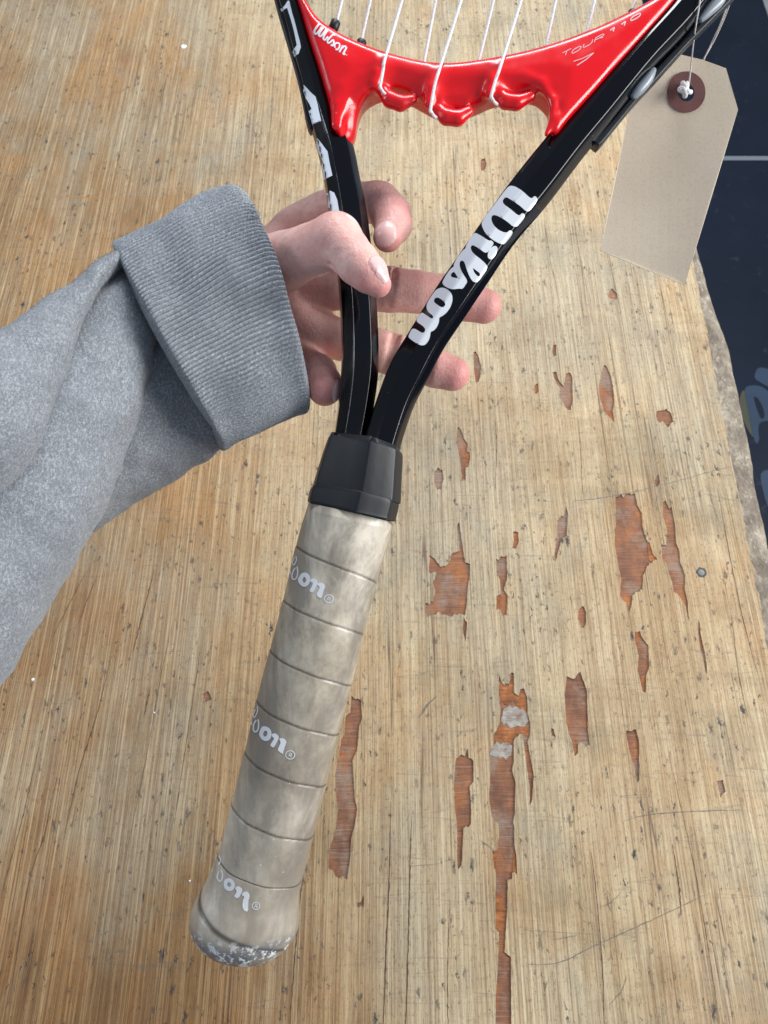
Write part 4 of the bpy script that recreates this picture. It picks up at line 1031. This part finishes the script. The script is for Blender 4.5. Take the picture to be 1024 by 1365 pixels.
    nail(450, 521, .336, -3, 16, 6, 20, 6, 3, .0045, .0038)
    loc, wd, q = S.mesh()
    return loc, wd, q, nails
loc, wd, q, nails = hand()
hd_ = mesh('hand', wd, q, m_skin, pe)
def gauss(c_, r): return np.exp(-(((loc-c_)**2).sum(1))/(r*r))
bl = np.zeros(len(loc))
for x, y, d, r in ((655,412,.366,.011),(612,503,.364,.011),(520,325,.334,.008),(530,285,.340,.009),(434,522,.335,.010),(510,385,.306,.007),(490,378,.306,.007)): bl = np.maximum(bl, gauss(L3(x, y, d), r))
nm_, ne = np.zeros(len(loc)), np.zeros(len(loc))
for c_, l, w_, n_, hl, hw in nails:
    p = loc-c_; a = p@l; b = p@w_; h = p@n_; fo = (np.abs(a/hl)**2.6+np.abs(b/hw)**2.6)**(1/2.6)
    inn = (fo < 1.02) & (h > -.0012); nm_ = np.maximum(nm_, inn*1.0); ne = np.maximum(ne, inn*(a > hl*.80)*.8)
pal = np.clip(gauss(L3(415, 420, .35), .022)+gauss(L3(395, 450, .345), .018), 0, 1)
for n_, a_ in (('blush', bl), ('nail', nm_), ('nail_edge', ne), ('palm', pal)): set_attr(hd_, n_, a_)

P_ = P
def P(px, py, d): return P_(px, py, np.asarray(d)-SH)
# sleeve ---------------------------------------------------------------
def cnoise(p, s, seed=0): return noise.fractal((p[0]*s+seed, p[1]*s, p[2]*s), 1.0, 2.0, 3)
def sleeve_loft(st, n, m, amp, seed, wr=0):
    cs = circ(m)
    def dsp(V3, c, s, u, wv, ax):
        N = V3-c[:, None, :]; N /= (np.linalg.norm(N, axis=2)[..., None]+1e-9)
        for i in range(V3.shape[0]):
            for j in range(V3.shape[1]):
                p = V3[i, j]; k = amp*cnoise(p, 28, seed)+amp*.35*cnoise(p, 90, seed+4)
                V3[i, j] = p+N[i, j]*k
        return V3
    return loft(st, n, lambda q: cs, dsp)
SA = [(163,341,172,352,.329,.004),(148,341,158,362,.326,.008),(122,352,132,388,.319,.010),(95,377,108,430,.312,.012),(50,404,86,500,.303,.015),(0,438,58,575,.292,.018),(-60,470,22,650,.281,.022),(-130,500,-30,730,.280,.03),(-220,530,-90,820,.27,.03)]
SB = [(163,345,196,384,.337,.008),(140,362,207,428,.334,.012),(105,395,204,470,.329,.016),(60,430,193,535,.324,.019),(20,480,172,595,.318,.022),(-10,540,146,655,.311,.025),(-50,610,108,722,.303,.028),(-100,680,60,812,.294,.03),(-160,750,2,905,.285,.032),(-230,830,-70,1010,.276,.034)]
SCC = [(255,310,378,540,.3585,.0225),(215,330,340,566,.3565,.023),(175,352,301,590,.3545,.024),(148,392,254,623,.3525,.026),(118,432,204,655,.350,.028),(80,475,152,690,.346,.030),(30,530,100,722,.340,.032),(-30,600,45,770,.333,.034),(-90,660,-10,830,.325,.034)]
SD = [(180,352,196,368,.3335,.004),(188,372,207,396,.332,.006),(190,396,210,428,.333,.007),(186,430,207,470,.336,.007)]
sl_ = mesh('sleeve', *merge([sleeve_loft(SA, 150, 96, .0020, 1), sleeve_loft(SB, 170, 110, .0024, 5), sleeve_loft(SCC, 150, 110, .0030, 9), sleeve_loft(SD, 50, 40, .0006, 12)]), m_cloth, pe)
# cuff: turned-back rib knit, a ring of fine ribs running along the arm
NC, MC = 132, 2160
def cuff():
    # outer surface from left rim to right rim, then rolled in and back inside
    st = np.array([(160,342,296,592,.340),(157,340,299,592,.340),(168,331,312,587,.341),(205,307,336,578,.343),(245,280,362,566,.345),(276,264,387,556,.347),(299,258,401,549,.348),(315,264,406,544,.3495),(324,274,407,538,.3505)])
    s = cat(st, NC); A = P(s[:, 0], s[:, 1], s[:, 4]); B = P(s[:, 2], s[:, 3], s[:, 4]); c = (A+B)/2; u = (B-A)/2
    # widen depth: the cuff is rounder near the hand
    t = np.linspace(0, 1, NC)
    wd_ = np.interp(t, [0, .12, .5, .9, 1], [.0255, .0295, .0315, .034, .031])
    axd = P(404, 355, .362)-P(228, 466, .338); axd /= np.linalg.norm(axd)
    wv = np.cross(axd, u); wv /= np.linalg.norm(wv, axis=1)[:, None]; wv *= np.sign(((C0-c)*wv).sum(1))[:, None]
    th_ = np.linspace(0, 2*math.pi, MC, endpoint=False)
    xx_ = np.minimum(t, 1-t); e = 1-.14*np.clip(1-xx_/.11, 0, 1)**2.6+.022*np.exp(-((xx_-.16)/.09)**2)
    cs, sn = -np.cos(th_), np.sin(th_)
    q = np.sign(sn)*np.abs(sn)**.85
    bul = np.interp(t, [0, .35, 1], [-.0070, -.0045, -.0032])
    V3 = c[:, None]+(u*e[:, None])[:, None]*cs[None, :, None]+(wv*(wd_*e)[:, None])[:, None]*q[None, :, None]+axd*(bul[:, None]*np.maximum(sn, 0)[None, :])[..., None]
    N = V3-c[:, None]; N /= np.linalg.norm(N, axis=2)[..., None]
    ph = th_*156/1.0
    rib = np.zeros((NC, MC)); low = np.zeros((NC, MC))
    for i in range(NC):
        wob = .9*noise.noise((t[i]*2.2, .3, 1))+.25*noise.noise((t[i]*9, .3, 5))
        rib[i] = np.abs(np.sin((ph/2)+wob*1.6+.9*np.sin(th_*3+t[i]*2)))**.7
    gi, gj = np.meshgrid(np.arange(0, NC, 6), np.arange(0, MC, 12), indexing='ij')
    G = np.zeros(gi.shape)
    for a in range(gi.shape[0]):
        for b in range(gi.shape[1]):
            p = V3[gi[a, b], gj[a, b]]; G[a, b] = noise.fractal(tuple(p*34), 1., 2., 2)
    ii = np.arange(NC)/6; jj = np.arange(MC)/12
    G = np.concatenate([G, G[:, :1]], 1); G = np.concatenate([G, G[-1:]], 0)
    i0 = np.minimum(ii.astype(int), G.shape[0]-2); j0 = np.minimum(jj.astype(int), G.shape[1]-2); fi = (ii-i0)[:, None]; fj = (jj-j0)[None, :]
    low = G[i0][:, j0]*(1-fi)*(1-fj)+G[i0+1][:, j0]*fi*(1-fj)+G[i0][:, j0+1]*(1-fi)*fj+G[i0+1][:, j0+1]*fi*fj
    V3 = V3+N*((rib-.5)*.00125*np.minimum(1, np.minimum(t, 1-t)/.03)[:, None]+low*.0030)[..., None]
    # swell just behind each rim
    vs = V3.reshape(-1, 3)
    inner = []
    # inside skin at the hand end and at the arm end
    for k, (ti, sc_, sh) in enumerate(((NC-1, .96, .0012), (NC-1, .90, .0004), (NC-1, .87, -.004), (NC-1, .80, -.03))):
        inner.append(c[ti]+axd*sh+(V3[ti]-c[ti])*sc_)
    inl = []
    for (sc_, sh) in ((.80, .02), (.88, .006), (.93, .0012), (.975, -.0004)): inl.append(c[0]+axd*sh+(V3[0]-c[0])*sc_)
    allr = np.concatenate([np.array(inl), V3, np.array(inner)], 0)
    n = allr.shape[0]
    return allr.reshape(-1, 3), ring_faces(n, MC)
cf = mesh('cuff', *cuff(), m_rib, pe)
cf.parent = sl_; cf.location = (0, 0, 0)
# loose yarn ends where the cuff is frayed, rooted on the knit
ctree = BVHTree.FromPolygons([v.co.copy() for v in cf.data.vertices], [tuple(p.vertices) for p in cf.data.polygons])
fr_ = []
for i in range(60):
    x0, y0 = 338+random.uniform(-7, 8), 282+random.uniform(-10, 10); dr_ = V(x0, y0, .5)-Vector(C0); dr_.normalize()
    lo_, no_, _, _ = ctree.ray_cast(Vector(C0), dr_)
    if lo_ is None: continue
    if no_.dot(dr_) > 0: no_ = -no_
    a = Vector((random.uniform(-.2, 1), random.uniform(-.8, .6), random.uniform(-.5, .5))).normalized(); L = random.uniform(.0010, .0028); b = a.cross(no_)*random.uniform(-.6, .6)
    fr_.append(tube_path(cat([tuple(lo_-no_*.0002), tuple(lo_+a*L*.45+no_*.0005), tuple(lo_+(a+b)*L+no_*.0003)], 8), .00014, 4))
fy = mesh('loose_yarn', *merge(fr_), m_rib, pe); fy.parent = sl_; fy.location = (0, 0, 0); fy['kind'] = 'stuff'

# soft nap on the fleece and the knit: thousands of short fibres, one mass
def nap(name, src, count, L, wd, parent):
    me = src.data; n = len(me.polygons); vs, fs = [], []
    rr = np.random.RandomState(5)
    for i in rr.randint(0, n, count):
        p = me.polygons[int(i)]
        if p.area > 1e-4: continue
        c = p.center; no = p.normal
        if no.dot(Vector(C0)-c) < 0: no = -no
        if c.z < .1 or abs(no.dot((Vector(C0)-c).normalized())) > .75: continue
        t = Vector(rr.normal(size=3)); d_ = (no+t*.55).normalized(); sd = d_.cross(Vector(C0)-c).normalized()*wd; l = L*rr.uniform(.4, 1.2)
        o = len(vs); m = c+d_*l*.55; e = c+(d_+t*.25).normalized()*l
        vs += [c-sd, c+sd, m+sd*.8, m-sd*.8, e]; fs += [(o, o+1, o+2, o+3), (o+3, o+2, o+4)]
    ob = mesh(name, vs, fs, m_cloth, None, False); ob.parent = parent; ob['kind'] = 'stuff'
    return ob
nap('fleece_nap', sl_, 26000, .0013, .000045, sl_)
nap('knit_nap', cf, 14000, .0009, .00004, sl_)
